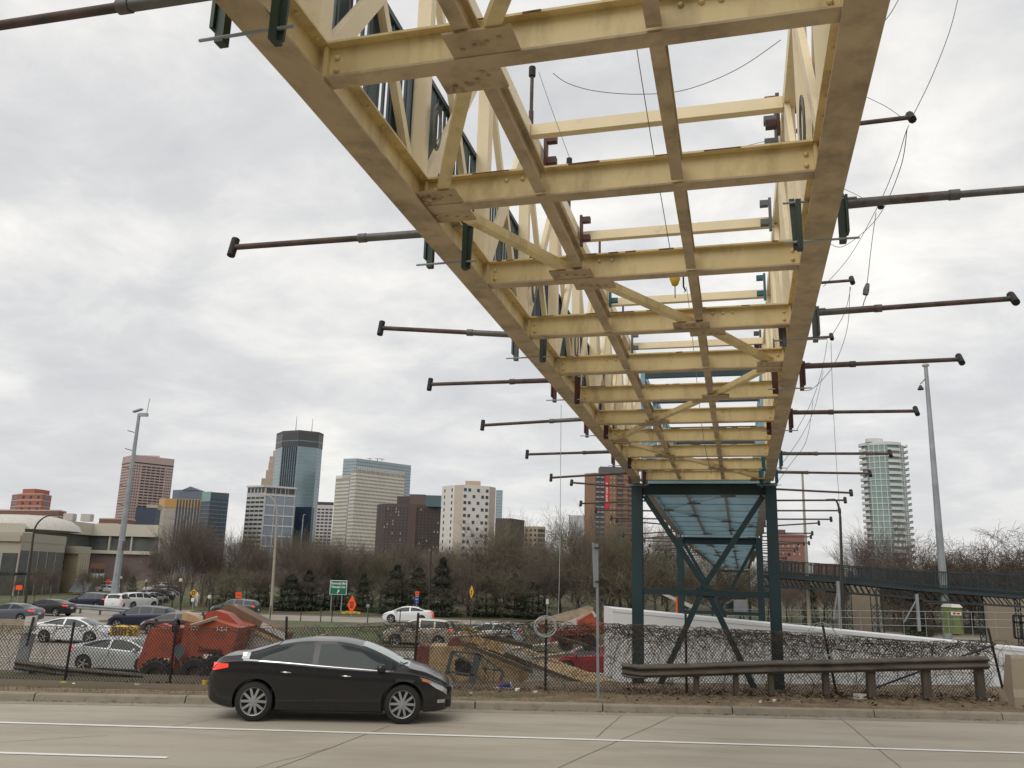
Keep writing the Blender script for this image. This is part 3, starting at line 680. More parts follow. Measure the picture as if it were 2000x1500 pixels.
def make_car(K, pm, label, cat='car', hero=False, name='parked_car', group=None, lit=True):
    sec, side, tz = carfn(K); root = empty(name, (0, 0, 0), label, cat, group)
    nx = 96 if hero else 56; b = MB(); rings = []
    for i in range(nx+1):
        t = i/nx; t = .5-.5*math.cos(math.pi*t); t = .35*t+.65*i/nx
        x = K['xr']+(K['xf']-K['xr'])*t; zc, zbt, w_, we, ze, zbo = sec(x)
        h = [(0, zbo), (w_*.55, zbo), (w_*.88, zbo+.004)]
        for k in range(9): z = zbo+.03+(zbt-zbo-.03)*k/8; h.append((side(x, z), z))
        for k in range(1, 7): z = zbt+(ze-zbt)*k/6; h.append((side(x, z), z))
        for k in (.9, .75, .55, .3, 0): h.append((we*k, tz(x, we*k)))
        rings.append([(x, y, z) for y, z in h]+[(x, -y, z) for y, z in h[-2:0:-1]])
    n = len(rings[0]); b.v = [p for r in rings for p in r]
    for i in range(nx):
        for k in range(n): b.f.append((i*n+k, (i+1)*n+k, (i+1)*n+(k+1) % n, i*n+(k+1) % n)); b.m.append(0)
    b.f += [tuple(range(n)), tuple(range(nx*n, nx*n+n))[::-1]]; b.m += [0, 0]
    body = b.build('body', [pm], root, smooth=True)
    c = MB()
    for xw in (K['wr'], K['wf']):
        for sd in (-1, 1):
            vs = []; nn = 36; RR = K['R']*1.16; y0, y1 = sd*.55, sd*1.2
            for y in (y0, y1):
                for k in range(nn): a = 2*math.pi*k/nn; vs.append((xw+RR*math.cos(a), y, K['R']+RR*math.sin(a)))
            c.add(vs, [tuple(range(nn)), tuple(range(nn, 2*nn))[::-1]]+[(k, nn+k, nn+(k+1) % nn, (k+1) % nn) for k in range(nn)])
    co = c.build('cut', pm, keep=True); cutbool(body, co); body.data.set_sharp_from_angle(angle=rad(28))
    for f in body.data.polygons: f.use_smooth = True
    # dark underside / wheel wells
    b = MB(); b.box(((K['wr']+K['wf'])/2, 0, .40), (K['wf']-K['wr']-.9, 1.4, .3)); 
    for xw in (K['wr'], K['wf']): b.box((xw, 0, .47), (K['R']*2.25, 1.05, .40))
    b.build('underbody', M['trim'], root)
    def patch(xs, lo, hi, sd, off, nz=5):
        m = MB(); vs = []
        for x in xs:
            for k in range(nz+1): z = lo(x)+(hi(x)-lo(x))*k/nz; vs.append((x, sd*(side(x, z)+off), z))
        q = nz+1; m.add(vs, [(i*q+k, (i+1)*q+k, (i+1)*q+k+1, i*q+k+1) for i in range(len(xs)-1) for k in range(nz)]); return m
    x0, x0b, x1b, x1 = K['win']; lo = lambda x: interp(K['belt'], x)+.035
    def hi(x):
        zc, zbt, w_, we, ze, zbo = sec(x); h = ze-.045
        return max(lo(x)+.012, h)
    edges = [x0]+[e for p in K['pil'] for e in p]+[x1]
    for sd in (-1, 1):
        for a, b_ in zip(edges[::2], edges[1::2]):
            patch(frange(a, b_, 14 if hero else 7), lo, hi, sd, .006).build('side_window', M['glass'], root, smooth=True)
        if hero:
            patch(frange(x0-.10, x1+.02, 30), lambda x: interp(K['belt'], x)+.012, lambda x: interp(K['belt'], x)+.034, sd, .011, 1).build('chrome_strip', M['chrome'], root)
            patch([x0-.14, x0-.07, x0+.0], lambda x: interp(K['belt'], x)+.04, lambda x: interp(K['belt'], x)+.15-.1*abs(x-x0+.07), sd, .010, 2).build('chrome_tip', M['chrome'], root)
            for xh in (-.78, .33):
                h = MB(); zh = .86 if xh < 0 else .815; h.tube([(xh-.10, sd*(side(xh, zh)+.01), zh+.004), (xh, sd*(side(xh, zh)+.035), zh+.002), (xh+.10, sd*(side(xh, zh)+.01), zh-.004)], [.008, .016, .008], 8); h.build('door_handle', M['chrome'], root, smooth=True)
            for xd in (-1.02, -.27, .98):   # door gaps
                xo = 0 if xd != .98 else .1
                patch([xd, xd+.009], lambda x: .26, lambda x: interp(K['belt'], x)-.005, sd, .0025, 10).build('door_gap', M['trim'], root)
            patch(frange(-.9, .9, 12), lambda x: .335, lambda x: .347, sd, .004, 1).build('sill_crease', M['trim'], root)
    ws0, ws1 = K['ws']
    for nm, a, b_, mt in (('windscreen', ws0, ws1, M['wind'] if hero else M['wind2']), ('rear_window', K['rw'][0], K['rw'][1], M['glass'])):
        m = MB(); vs = []; xs = frange(a, b_, 10)
        for x in xs:
            zc, zbt, w_, we, ze, zbo = sec(x)
            for k in range(-6, 7): y = we*.93*k/6; vs.append((x, y, tz(x, y)+.008))
        m.add(vs, [(i*13+k, (i+1)*13+k, (i+1)*13+k+1, i*13+k+1) for i in range(10) for k in range(12)]); m.build(nm, mt, root, smooth=True)
    xf, xr = K['xf'], K['xr']
    for sd in (-1, 1):
        dz = interp(K['belt'], 2.0)-.73
        lt = patch(frange(xf-.60, xf-.09, 8), lambda x: interp(K['belt'], x)-.03-.085*min(1, (x-xf+.60)/.3), lambda x: interp(K['belt'], x)-.022, sd, .006, 3)
        lt.build('headlight', M['lens'], root, smooth=True)
        if hero: patch(frange(xf-.56, xf-.40, 4), lambda x: interp(K['belt'], x)-.075, lambda x: interp(K['belt'], x)-.038, sd, .010, 2).build('indicator', M['amber'], root, smooth=True)
        zt_ = interp(K['belt'], xr+.42); patch(frange(xr+.07, xr+.42, 8), lambda x: zt_-.15+.22*max(0, x-xr-.16), lambda x: zt_-.03-.05*max(0, xr+.2-x), sd, .006, 3).build('tail_light', M['tail'] if lit else M['tailoff'], root, smooth=True)
        mx_ = x1-.18; zm = interp(K['belt'], mx_)+.07; yb = side(mx_, zm-.02)
        m = MB(); m.tube([(mx_-.02, sd*(yb-.02), zm-.03), (mx_-.02, sd*(yb+.06), zm)], .025, 6)
        m.lathe([(.001, -.06), (.05, -.055), (.078, -.02), (.085, .02), (.075, .07), (.03, .09), (.001, .095)], (mx_-.03, sd*(yb+.13), zm+.01), 'x', 12)
        for i_, p_ in enumerate(m.v):
            if i_ >= 12: m.v[i_] = (p_[0], sd*(yb+.13)+(p_[1]-sd*(yb+.13))*1.25, p_[2])
        m.build('mirror', [pm], root, smooth=True)
        for xw in (K['wr'], K['wf']): wheel(root, xw, sd*(interp(K['w'], xw)*K['W']-.115), K, sd, M['rim'], hero)
    # grille, bumper intake, plate
    m = MB(); zg = interp(K['belt'], xf-.12); m.box((xf-.045, 0, zg-.06), (.09, .82, .10)); m.box((xf-.07, 0, .33), (.12, 1.0, .12)); m.build('grille', M['trim'], root)
    m = MB(); m.box((xf+.004, 0, .50), (.02, .31, .155)); m.build('licence_plate', M['plate'], root)
    m = MB(); m.box((xr+.012, 0, .72), (.03, .31, .155)); m.build('licence_plate', M['plate'], root)
    if hero:
        for sd in (-1, 1):
            m = patch(frange(xf-.26, xf-.12, 4), lambda x: .36, lambda x: .42, sd, .008, 2); m.build('fog_lamp', M['lens'], root, smooth=True)
        m = MB(); 
        for sd in (-.35, .30): m.tube([(1.42, sd, tz(1.42, sd)+.02), (1.36, sd-.3, tz(1.36, sd-.3)+.02), (1.30, sd-.45, tz(1.30, .45)+.02)], .009, 5)
        m.build('wiper', M['trim'], root)
    return root
def place(o, x, y, z, rz): o.location = (x, y, z); o.rotation_euler = (0, 0, rz); return o
hero = make_car(SEDAN, paint('black_car_paint', (.008, .008, .010), .35, .25, 0), 'black four door sedan driving right in the near lane, brake light lit', hero=True, name='sedan')
place(hero, -3.42, 18.0, 0.0, rad(3.2))
hero.scale = (1.04, 1.03, 1.06)
psil = paint('silver_paint', (.46, .49, .48)); pwhite = paint('white_paint', (.74, .75, .76), .6, .35, 0); pblue = paint('dark_blue_paint', (.012, .016, .045)); pblack = paint('black_paint', (.014, .014, .016))
pgrey = paint('grey_paint', (.10, .115, .14)); ptan = paint('champagne_paint', (.42, .37, .29)); pred = paint('red_paint', (.30, .012, .022)); ppale = paint('pale_blue_paint', (.50, .58, .62)); pgreen = paint('dark_grey_green_paint', (.05, .065, .06))
pdark = paint('maroon_paint', (.06, .03, .035))
sed0 = make_car(SEDAN, psil, 'silver sedan behind the fence, facing right, left of the red machine', name='car', group='cars on the freeway')
suv0 = make_car(SUV, pblue, 'dark navy crossover driving left beside the guardrail, tail light lit', name='car', group='cars on the freeway')
def recolour(o, pm):
    for ch in KIDS.get(o.name, []):
        if ch.name.split('.')[0] in ('body', 'mirror'):
            ch.material_slots[0].link = 'OBJECT'; ch.material_slots[0].material = pm
def car(src, first, px, py, hd, pm, label, z=-1.58, group='cars on the freeway', sc_=1, name='car'):
    o = src if first else copy_tree(src); o.name = name if not first else o.name
    p = gp(px, py, z); place(o, p.x, p.y+.9, z, rad(hd)); o['label'] = label; o['group'] = group; o['category'] = 'car'
    if not first: recolour(o, pm)
    o.scale = (sc_, sc_, sc_)
    return o
car(sed0, True, 221, 1316, -8, psil, 'silver sedan behind the fence, facing right, left of the red machine')
car(sed0, False, 128, 1257, -4, pwhite, 'white sedan facing right behind the fence, left of the black and yellow block')
car(suv0, True, 264, 1231, 178, pblue, 'dark navy crossover driving left beside the guardrail, tail light lit')
car(sed0, False, 84, 1203, 168, pblack, 'black sedan driving away to the left above the white sedan')
car(sed0, False, 10, 1216, 170, pgrey, 'grey sedan cut by the left edge of the picture')
car(suv0, False, 452, 1206, 176, pgreen, 'dark boxy four wheel drive behind the red machine, facing left')
car(sed0, False, 794, 1217, 177, pwhite, 'white sedan facing left on the far ramp in front of the pines', sc_=1.05)
car(suv0, False, 814, 1264, 178, ptan, 'champagne crossover driving left behind the fence, above the black sedan')
car(sed0, False, 955, 1262, 176, ppale, 'pale bluish hatchback facing left behind the tan conveyor boom')
car(sed0, False, 1165, 1322, 178, pred, 'dark red car behind the sign post, half hidden by the white trailer', z=-1.75)
car(sed0, False, 330, 1240, 178, pdark, 'low dark maroon car roof just behind the red machine')
car(suv0, False, 165, 1190, 172, pblue, 'dark blue pickup like vehicle beside the street at far left')
car(suv0, False, 222, 1192, 100, pwhite, 'pale crossover seen from behind at the foot of the camera mast')
random.seed(6)
cl = [pwhite, psil, ppale, pgrey, pwhite, psil, pblack]
for i, (px, py) in enumerate(((262, 1188), (276, 1184), (290, 1180), (300, 1176), (309, 1172), (318, 1168), (326, 1165), (300, 1160), (312, 1157), (322, 1154), (332, 1152), (198, 1160), (206, 1154), (212, 1149))):
    o = car(sed0 if i % 3 else suv0, False, px, py, 60+random.uniform(-5, 5), cl[i % 7], ['white', 'silver', 'pale blue', 'grey', 'white', 'silver', 'black'][i % 7]+' car in the parking rows beyond the mast', group='cars in the distant parking rows')
# white trailer on the descending lane
tr = empty('box_trailer', (3.5, 28.2, -1), 'long white box trailer passing close behind the fence on the right', 'trailer')
M['trailer'] = mat('white_trailer_side', (.76, .76, .75), .4, var=.04, scale=.4, col2=(.5, .48, .45), thr=(.6, .85), scale2=.8, stretch=(.2, 1, 2))
M['trailer_roof'] = mat('white_trailer_roof', (.78, .79, .8), .35, var=.04)
A0, A1 = V((3.5, 28.5, 1.92)), V((19.2, 28.2, .88)); dn = (A1-A0).normalized(); uv = V((-dn.z*0-.066, 0, 1)).normalized(); H_ = 2.75; W_ = V((0, 2.5, 0))
def tq(t, h, wv=0): return A0+(A1-A0)*t+V((0, 0, -h))+V((0, wv, 0))
b = MB(); b.hexa([tq(0, H_), tq(1, H_), tq(1, H_, 2.5), tq(0, H_, 2.5), tq(0, .10), tq(1, .10), tq(1, .10, 2.5), tq(0, .10, 2.5)]); b.build('box', M['trailer'], tr)
b = MB(); b.hexa([tq(0, .10, -.02), tq(1, .10, -.02), tq(1, .10, 2.52), tq(0, .10, 2.52), tq(0, 0, -.02), tq(1, 0, -.02), tq(1, 0, 2.52), tq(0, 0, 2.52)]); b.build('roof_rail', M['trailer_roof'], tr)
b = MB(); b.hexa([tq(0, H_+.02, -.025), tq(1, H_+.02, -.025), tq(1, H_+.02, .02), tq(0, H_+.02, .02), tq(0, H_-.12, -.025), tq(1, H_-.12, -.025), tq(1, H_-.12, .02), tq(0, H_-.12, .02)]); b.build('lower_rail', M['galv'], tr)
b = MB(); b.hexa([tq(0, .62, -.006), tq(1, .62, -.006), tq(1, .62, .02), tq(0, .62, .02), tq(0, .585, -.006), tq(1, .585, -.006), tq(1, .585, .02), tq(0, .585, .02)]); b.build('seam', M['galv'], tr)
M['redtape'] = mat('red_reflector', (.45, .03, .03), .4, var=0)
b = MB()
for i in range(12):
    t = .04+i*.08; b.hexa([tq(t, H_-.02, -.03), tq(t+.02, H_-.02, -.03), tq(t+.02, H_-.02, 0), tq(t, H_-.02, 0), tq(t, H_-.08, -.03), tq(t+.02, H_-.08, -.03), tq(t+.02, H_-.08, 0), tq(t, H_-.08, 0)])
b.build('reflector_tape', M['redtape'], tr)
for t in (.10, .17, .8, .87):
    for yv in (.15, 2.15):
        c = tq(t, H_+.42, yv); b = MB(); b.lathe([(.28, -.14), (.48, -.14), (.5, -.1), (.5, .1), (.48, .14), (.28, .14), (.001, .10)], c, 'y', 20); b.build('wheel', M['black'], tr, smooth=True, angle=35)

# ================================================================== ROADSIDE MACHINES AND DEBRIS
M['orange'] = mat('faded_red_orange_paint', (.36, .075, .035), .55, var=.15, scale=2, col2=(.16, .06, .04), thr=(.5, .7), scale2=3)
M['orange2'] = mat('orange_red_paint', (.34, .065, .035), .5, var=.12, scale=2)
M['ply'] = mat('weathered_plywood', (.36, .30, .22), .85, var=.2, scale=2, col2=(.22, .14, .07), thr=(.5, .7), scale2=2.5, stretch=(1, 1, 3))
M['tanmetal'] = mat('rust_streaked_tan_metal', (.46, .33, .17), .6, var=.15, scale=1.5, col2=(.25, .12, .045), thr=(.48, .68), scale2=2.2, stretch=(1, 1, .6))
M['brownbox'] = mat('brown_boom_paint', (.15, .088, .05), .7, var=.25, scale=1.5, col2=(.42, .36, .25), thr=(.60, .66), scale2=1.1)
M['redbrown'] = mat('oxide_red_frame', (.19, .05, .035), .7, var=.25, scale=2)
M['pale'] = mat('pale_panel', (.55, .52, .47), .7, var=.12, scale=3, col2=(.35, .30, .24), thr=(.55, .7))
M['marking'] = mat('white_lettering', (.7, .68, .65), .7, var=0)
M['darkmark'] = mat('dark_lettering', (.03, .02, .02), .7, var=0)
M['steelgrey'] = mat('blue_grey_steel', (.10, .12, .13), .5, var=.25, scale=2)
def text(body, name, size, loc, m, parent=None, rz=0, align='CENTER', tilt=math.pi/2, ry=0, sx=1, bold=.0):
    c = bpy.data.curves.new('txt', 'FONT'); c.body = body; c.size = size; c.align_x = align; c.align_y = 'CENTER'; c.extrude = .004; c.offset = bold
    t = bpy.data.objects.new('txt', c); COL.objects.link(t); dg = bpy.context.evaluated_depsgraph_get(); me = bpy.data.meshes.new_from_object(t.evaluated_get(dg))
    bpy.data.objects.remove(t); me.transform(Matrix.Scale(sx, 4, V((1, 0, 0)))); me.name = name; me.materials.clear(); me.materials.append(m)
    R_ = Matrix.Rotation(rz, 4, 'Z') @ Matrix.Rotation(tilt, 4, 'X') @ Matrix.Rotation(ry, 4, 'Z')
    off = V((0, 0, 0)); q = parent
    while q is not None: off += q.location; q = q.parent
    me.transform(Matrix.Translation(V(loc)-off) @ R_)
    o = bpy.data.objects.new(name, me); COL.objects.link(o)
    if parent is not None: o.parent = parent; KIDS.setdefault(parent.name, []).append(o)
    return o
def P(x, y, Y): return at(x, y, Y)
def panel(pts, Y, th=.06, dirv=(0, 1, 0)):   # polygon with real thickness standing at depth Y
    b = MB(); b.slab([P(x, y, Y if not isinstance(Y, (list, tuple)) else Y[i]) for i, (x, y) in enumerate(pts)], V(dirv)*th); return b
# red chipper / road machine
ch = empty('road_machine', (-9.5, 26, -.9), 'weathered orange red wheeled road machine behind the fence, left of the black sedan', 'machine')
panel([(266, 1300), (292, 1227), (343, 1229), (340, 1322), (275, 1312)], 25.6, 1.9).build('engine_cover', M['orange'], ch)
panel([(349, 1280), (361, 1217), (413, 1210), (468, 1227), (448, 1288), (352, 1290)], 25.3, 2.0).build('hopper', M['orange'], ch)
panel([(350, 1289), (449, 1287), (444, 1300), (352, 1302)], 25.28, 1.9).build('side_rail', M['orange2'], ch)
panel([(396, 1213), (402, 1197), (420, 1192), (444, 1199), (468, 1222), (440, 1222)], 25.9, .6).build('discharge_chute', M['orange2'], ch)
panel([(355, 1210), (357, 1195), (376, 1201), (402, 1214), (380, 1217)], 26.3, .5).build('tan_guard', M['tanmetal'], ch)
for (px, py) in ((300, 1322), (378, 1318), (420, 1312)):
    c = P(px, py-2, 25.15); b = MB(); b.lathe([(.22, -.16), (.38, -.17), (.44, -.12), (.45, 0), (.44, .12), (.38, .17), (.22, .16)], c+V((0, .15, 0)), 'y', 24)
    for k in range(18): a = 2*math.pi*k/18; b.box(c+V((.445*math.cos(a), .15, .445*math.sin(a))), (.05, .30, .035), M=Matrix.Rotation(-a, 3, 'Y'))
    w_ = b.build('wheel', M['black'], ch)
    b = MB(); b.lathe([(.001, -.02), (.10, -.05), (.2, -.03), (.225, -.10)], c+V((0, .15, 0)), 'y', 18); b.build('rim', M['rust'], w_)
panel([(300, 1222), (318, 1218), (340, 1226)], 26.0, .3).build('bonnet_hinge', M['orange2'], ch)
b = MB(); b.tube([P(398, 1214, 25.5), P(399, 1203, 25.5), P(396, 1196, 25.5)], .035, 6); b.build('exhaust_pipe', M['rust'], ch)
b = MB(); b.lathe([(.16, -.05), (.19, -.05), (.19, .05), (.16, .05)], P(344, 1222, 25.2), 'x', 16, closed=True); b.build('pulley', M['black'], ch)
text('3807', 'number', .22, P(318, 1292, 25.55), M['marking'], ch, sx=.9, bold=.004)
text('CO.', 'lettering', .15, P(382, 1227, 25.26), M['marking'], ch, bold=.003); text('1-2-4', 'lettering', .15, P(433, 1229, 25.26), M['marking'], ch, bold=.003)
text('Durapatch', 'lettering', .20, P(410, 1270, 25.26), M['darkmark'], ch, ry=rad(-3), sx=.8, bold=.004)
panel([(398, 1278), (416, 1279), (415, 1288), (397, 1287)], 25.24, .02).build('number_plate', M['marking'], ch)
panel([(336, 1268), (352, 1256), (362, 1272), (350, 1290), (342, 1284)], 25.1, .03).build('wire_guard', M['steelgrey'], ch)
# brown boom box rising behind the machine
bx = empty('boom_box', (-7.5, 28, .5), 'brown boom box with flaking pale paint, sloping down behind the red machine', 'boom')
panel([(427, 1207), (437, 1182), (450, 1181), (560, 1238), (556, 1252), (540, 1251)], 27.0, .9).build('beam', M['brownbox'], bx)
panel([(508, 1225), (513, 1215), (560, 1239), (556, 1250)], 26.96, .03).build('patch', M['pale'], bx)
bp_ = empty('side_panel', (-7, 26, 0), 'pale tan panel leaning under the brown boom box behind the black sedan', 'panel')
panel([(469, 1226), (450, 1290), (600, 1300), (545, 1255)], 26.6, .08).build('sheet', M['pale'], bp_)
b = MB(); b.bar(P(475, 1222, 26.5), P(560, 1262, 26.5), .05, .08); b.build('edge_strip', M['tanmetal'], bp_)
# tan conveyor boom in the middle
cv = empty('conveyor_boom', (0, 27, 0), 'rust streaked tan conveyor boom sloping down to the right behind the fence', 'conveyor')
panel([(888, 1254), (902, 1229), (940, 1237), (1000, 1258), (1100, 1298), (1195, 1332), (1260, 1350), (1190, 1350), (1080, 1318), (985, 1276), (930, 1262)], [26.6, 26.6, 26.5, 26.3, 26.0, 25.6, 25.3, 25.3, 26.0, 26.3, 26.5], .7).build('trough', M['tanmetal'], cv)
panel([(984, 1258), (1100, 1304), (1180, 1334), (1168, 1338), (1080, 1310), (985, 1272)], [26.27, 25.96, 25.6, 25.6, 25.96, 26.27], .03).build('pale_skirt', M['pale'], cv)
for a, b_ in (((900, 1255), (1040, 1312)), ((985, 1277), (1165, 1347))):
    b = MB(); b.bar(P(*a, 25.9), P(*b_, 25.5), .06, .10); b.build('frame_rail', M['oldrail'], cv)
db = empty('hopper_box', (-1, 26, -.3), 'tan and red steel hopper box in front of the black sedan behind the fence', 'box')
panel([(838, 1262), (931, 1264), (1040, 1306), (1020, 1338), (935, 1336), (832, 1330)], 26.1, 1.4).build('side', M['tanmetal'], db)
panel([(812, 1263), (838, 1262), (832, 1330), (808, 1328)], 26.05, 1.4).build('end_panel', M['redbrown'], db)
panel([(930, 1337), (1022, 1339), (1018, 1352), (925, 1350)], 26.0, 1.2).build('base_rail', M['redbrown'], db)
panel([(872, 1262), (880, 1248), (886, 1236), (893, 1238), (890, 1250), (930, 1258), (930, 1265)], 26.3, .5).build('bracket', M['redbrown'], db)
panel([(1040, 1308), (1085, 1326), (1070, 1348), (1023, 1345)], 25.7, .5).build('pale_end', M['pale'], db)
# bent steel frame
fr = empty('scrap_steelwork', (-1.5, 24.3, 0), 'bent blue grey steel frame lying against the fence ahead of the sedan', 'frame')
for k, (a, b_, w_) in enumerate((((884, 1272), (872, 1318), .10), ((934, 1277), (921, 1336), .20), ((884, 1272), (934, 1277), .05), ((934, 1277), (983, 1312), .05), ((983, 1312), (976, 1336), .09), ((878, 1312), (925, 1318), .05), ((940, 1305), (978, 1310), .04), ((886, 1276), (922, 1296), .05), ((936, 1284), (956, 1326), .03), ((952, 1290), (946, 1330), .03), ((966, 1302), (963, 1336), .03), ((876, 1312), (898, 1345), .04), ((930, 1322), (968, 1350), .03))):
    b = MB(); b.bar(P(*a, 24.2), P(*b_, 24.2), w_, .06, (0, 1, 0)); b.build('bar', M['steelgrey'], fr)
panel([(888, 1290), (905, 1282), (922, 1300), (920, 1322), (890, 1318)], 24.3, .03).build('mesh_guard', M['trim'], fr)
# second red machine and board ramp
rm = empty('road_machine', (5, 34, 0), 'smaller red machine behind the vines next to the sign post', 'machine')
panel([(1080, 1232), (1190, 1228), (1190, 1238), (1085, 1242)], 31, 1.2).build('deck', M['orange2'], rm)
panel([(1070, 1262), (1078, 1244), (1110, 1238), (1150, 1246), (1160, 1256), (1100, 1256)], 31.2, 1.0).build('mudguard', M['orange'], rm)
panel([(1052, 1222), (1064, 1218), (1066, 1232), (1056, 1232)], 30.8, .4).build('lamp_box', M['orange2'], rm)
panel([(1130, 1212), (1156, 1196), (1166, 1214), (1190, 1222), (1188, 1230), (1130, 1228)], 31.5, .8).build('engine_cover', M['orange'], rm)
for px in (1105, 1150):
    c = P(px, 1262, 31.2); b = MB(); b.lathe([(.12, -.12), (.27, -.12), (.29, 0), (.27, .12), (.12, .12), (.001, .1)], c+V((0, 0, .12)), 'y', 20); b.build('wheel', M['black'], rm, smooth=True, angle=35)
rb_ = panel([(1038, 1214), (1148, 1184), (1158, 1186), (1160, 1192), (1088, 1222), (1050, 1222)], 33, .12).build('wooden_board', M['ply']); tag(rb_, 'long weathered board propped up over the red machine by the sign post', 'board')
rb_ = panel([(1090, 1222), (1160, 1194), (1166, 1204), (1120, 1222)], 32.8, .5).build('pale_board', M['pale']); tag(rb_, 'pale board lying just under the long weathered board', 'board')
# yellow and black crash cushion
M['yel'] = mat('safety_yellow', (.55, .34, .03), .6, var=.15, scale=3); 
cc = empty('crash_cushion', (-20, 42, -1.5), 'yellow and black striped crash cushion between the white sedan and the navy crossover', 'crash cushion')
panel([(216, 1223), (250, 1225), (250, 1242), (214, 1241)], 42, 1.2).build('body', M['yel'], cc)
panel([(250, 1225), (259, 1228), (257, 1245), (250, 1243)], 41.95, .8).build('nose', M['yel'], cc)
for k in range(3): panel([(250.5, 1228+5*k), (258.5, 1232+5*k), (258, 1234.5+5*k), (250.5, 1230.5+5*k)], 41.9, .02).build('stripe', M['trim'], cc)
for k in range(5): panel([(219+6*k, 1225), (222+6*k, 1225), (221+6*k, 1241), (218+6*k, 1241)], 41.97, .02).build('groove', M['joint'], cc)
# ------------------------------------------------------------------ barriers and rails beyond
b = MB(); p, q = gp(-60, 1238, -1.6), gp(55, 1240, -1.6)
for a, c in ((p, q),):
    prof = [(-.3, 0), (-.1, .35), (-.08, .95), (.08, .95), (.1, .35), (.3, 0)]; n = len(prof)
    b.add([(a.x, a.y+u, a.z+v) for u, v in prof]+[(c.x, c.y+u, c.z+v) for u, v in prof], [tuple(range(n))[::-1], tuple(range(n, 2*n))]+[(i, (i+1) % n, n+(i+1) % n, n+i) for i in range(n)])
tag(b.build('concrete_barrier', M['barrier']), 'tan concrete barrier below the grey sedan at the left edge', 'barrier')
gr = empty('guardrail', gp(240, 1212, -1.6), 'long galvanised guardrail behind the navy crossover', 'guardrail')
pts = [gp(118, 1196, -1.6), gp(220, 1204, -1.6), gp(330, 1214, -1.6), gp(410, 1220, -1.6)]; pts = [V((p.x, p.y, -.95)) for p in pts]
b = MB(); wbeam(b, pts, .45, .1); b.build('rail', M['galv'], gr)
for i in range(9):
    t = i/8; k = min(2, int(t*3)); c = pts[k].lerp(pts[k+1], t*3-k); b = MB(); b.box((c.x, c.y+.12, -1.2), (.14, .12, .8)); b.build('post', M['oldwood'], gr)
# far chain link fence along the ramp
ff = empty('fence', (-10, 72, -1.5), 'thin dark posts and rail of the far fence below the green sign', 'fence')
for i, px in enumerate((497, 527, 587, 648, 718, 781)):
    p = P(px, 1211, 70); b = MB(); b.tube([V((p.x, 70, -1.2)), V((p.x, 70, .1))], .04, 6); b.build('post', M['blackpost'], ff)
# ------------------------------------------------------------------ signs
M['signgreen'] = mat('road_sign_green', (.006, .15, .075), .4, var=.04); M['signwhite'] = mat('road_sign_white', (.75, .78, .76), .5, var=0)
M['sigorange'] = mat('work_sign_orange', (.95, .10, .015), .5, var=0); M['sigyellow'] = mat('warning_sign_yellow', (.80, .42, .01), .5, var=0); M['sigblue'] = mat('interstate_blue', (.02, .06, .30), .5, var=0)
gs = empty('road_sign', V((at(661, 1196, 94).x, 94, -1.6)), 'green road sign reading Dunwoody Blvd and Hennepin Ave before the trees', 'road sign')
Ys = 94; a, c = P(643.5, 1161, Ys), P(678.5, 1134, Ys); cx, cz = (a.x+c.x)/2, (a.z+c.z)/2; W2, H2 = (c.x-a.x), (c.z-a.z)
b = MB(); b.box((cx, Ys, cz), (W2, .06, H2)); b.build('sign_border', M['signwhite'], gs)
b = MB(); b.box((cx, Ys-.04, cz), (W2-.13, .04, H2-.13)); b.build('sign_face', M['signgreen'], gs)
text('Dunwoody Blvd', 'lettering', .36, (cx, Ys-.07, cz+.43), M['signwhite'], gs, sx=.72, bold=.008); text('Hennepin Ave', 'lettering', .36, (cx, Ys-.07, cz+.06), M['signwhite'], gs, sx=.72, bold=.008)
b = MB(); b.bar((cx-.07, Ys-.07, cz-.62), (cx+.03, Ys-.07, cz-.36), .09, .02, (0, 1, 0)); b.add([(cx-.09, Ys-.075, cz-.38), (cx+.16, Ys-.075, cz-.42), (cx+.09, Ys-.075, cz-.20)], [(0, 1, 2)]); b.build('arrow', M['signwhite'], gs)
for px in (648, 668): p = P(px, 1160, Ys+.1); b = MB(); b.box((p.x, Ys+.12, (p.z-1.0)/2), (.1, .1, p.z+1.6)); b.build('post', M['galv'], gs)
def diamond(px, py, w_, h_, Yd, m, label, txt=None, base=1200, postm=None):
    c = P(px, py, Yd); s_ = Yd/1640.0; r = empty('warning_sign', (c.x, Yd, -1.5), label, 'road sign'); b = MB()
    hw, hh = w_*s_/2, h_*s_/2; b.slab([(c.x-hw, Yd, c.z), (c.x, Yd, c.z-hh), (c.x+hw, Yd, c.z), (c.x, Yd, c.z+hh)], (0, .05, 0)); b.build('sign_face', m, r)
    b = MB(); b.bar((c.x+.02, Yd+.1, -1.6), (c.x+.02, Yd+.1, c.z), .07, .07, (0, 1, 0)); b.build('post', postm or M['galv'], r)
    return r, c, s_
r, c, s_ = diamond(687, 1181, 17, 35, 88, M['sigorange'], 'orange diamond road work sign with black letters beside the green sign')
text('RIGHT', 'lettering', .22, (c.x, 87.97, c.z+.20), M['darkmark'], r, sx=.7, bold=.006); text('LANE', 'lettering', .22, (c.x, 87.97, c.z-.03), M['darkmark'], r, sx=.7, bold=.006); text('ENDS', 'lettering', .2, (c.x, 87.97, c.z-.25), M['darkmark'], r, sx=.7, bold=.006)
r, c, s_ = diamond(921, 1156, 8, 25, 84, M['sigyellow'], 'narrow yellow diamond sign on a thin post before the dark pines', postm=M['bronze'])
b = MB(); b.bar((c.x-.02, 83.96, c.z-.3), (c.x-.02, 83.96, c.z+.15), .05, .02, (0, 1, 0)); b.bar((c.x-.08, 83.96, c.z+.1), (c.x+.09, 83.96, c.z+.1), .05, .02, (0, 1, 0)); b.build('symbol', M['darkmark'], r)
r, c, s_ = diamond(378, 1158, 14, 14, 95, M['sigyellow'], 'small yellow diamond sign on the grass near the path at left')
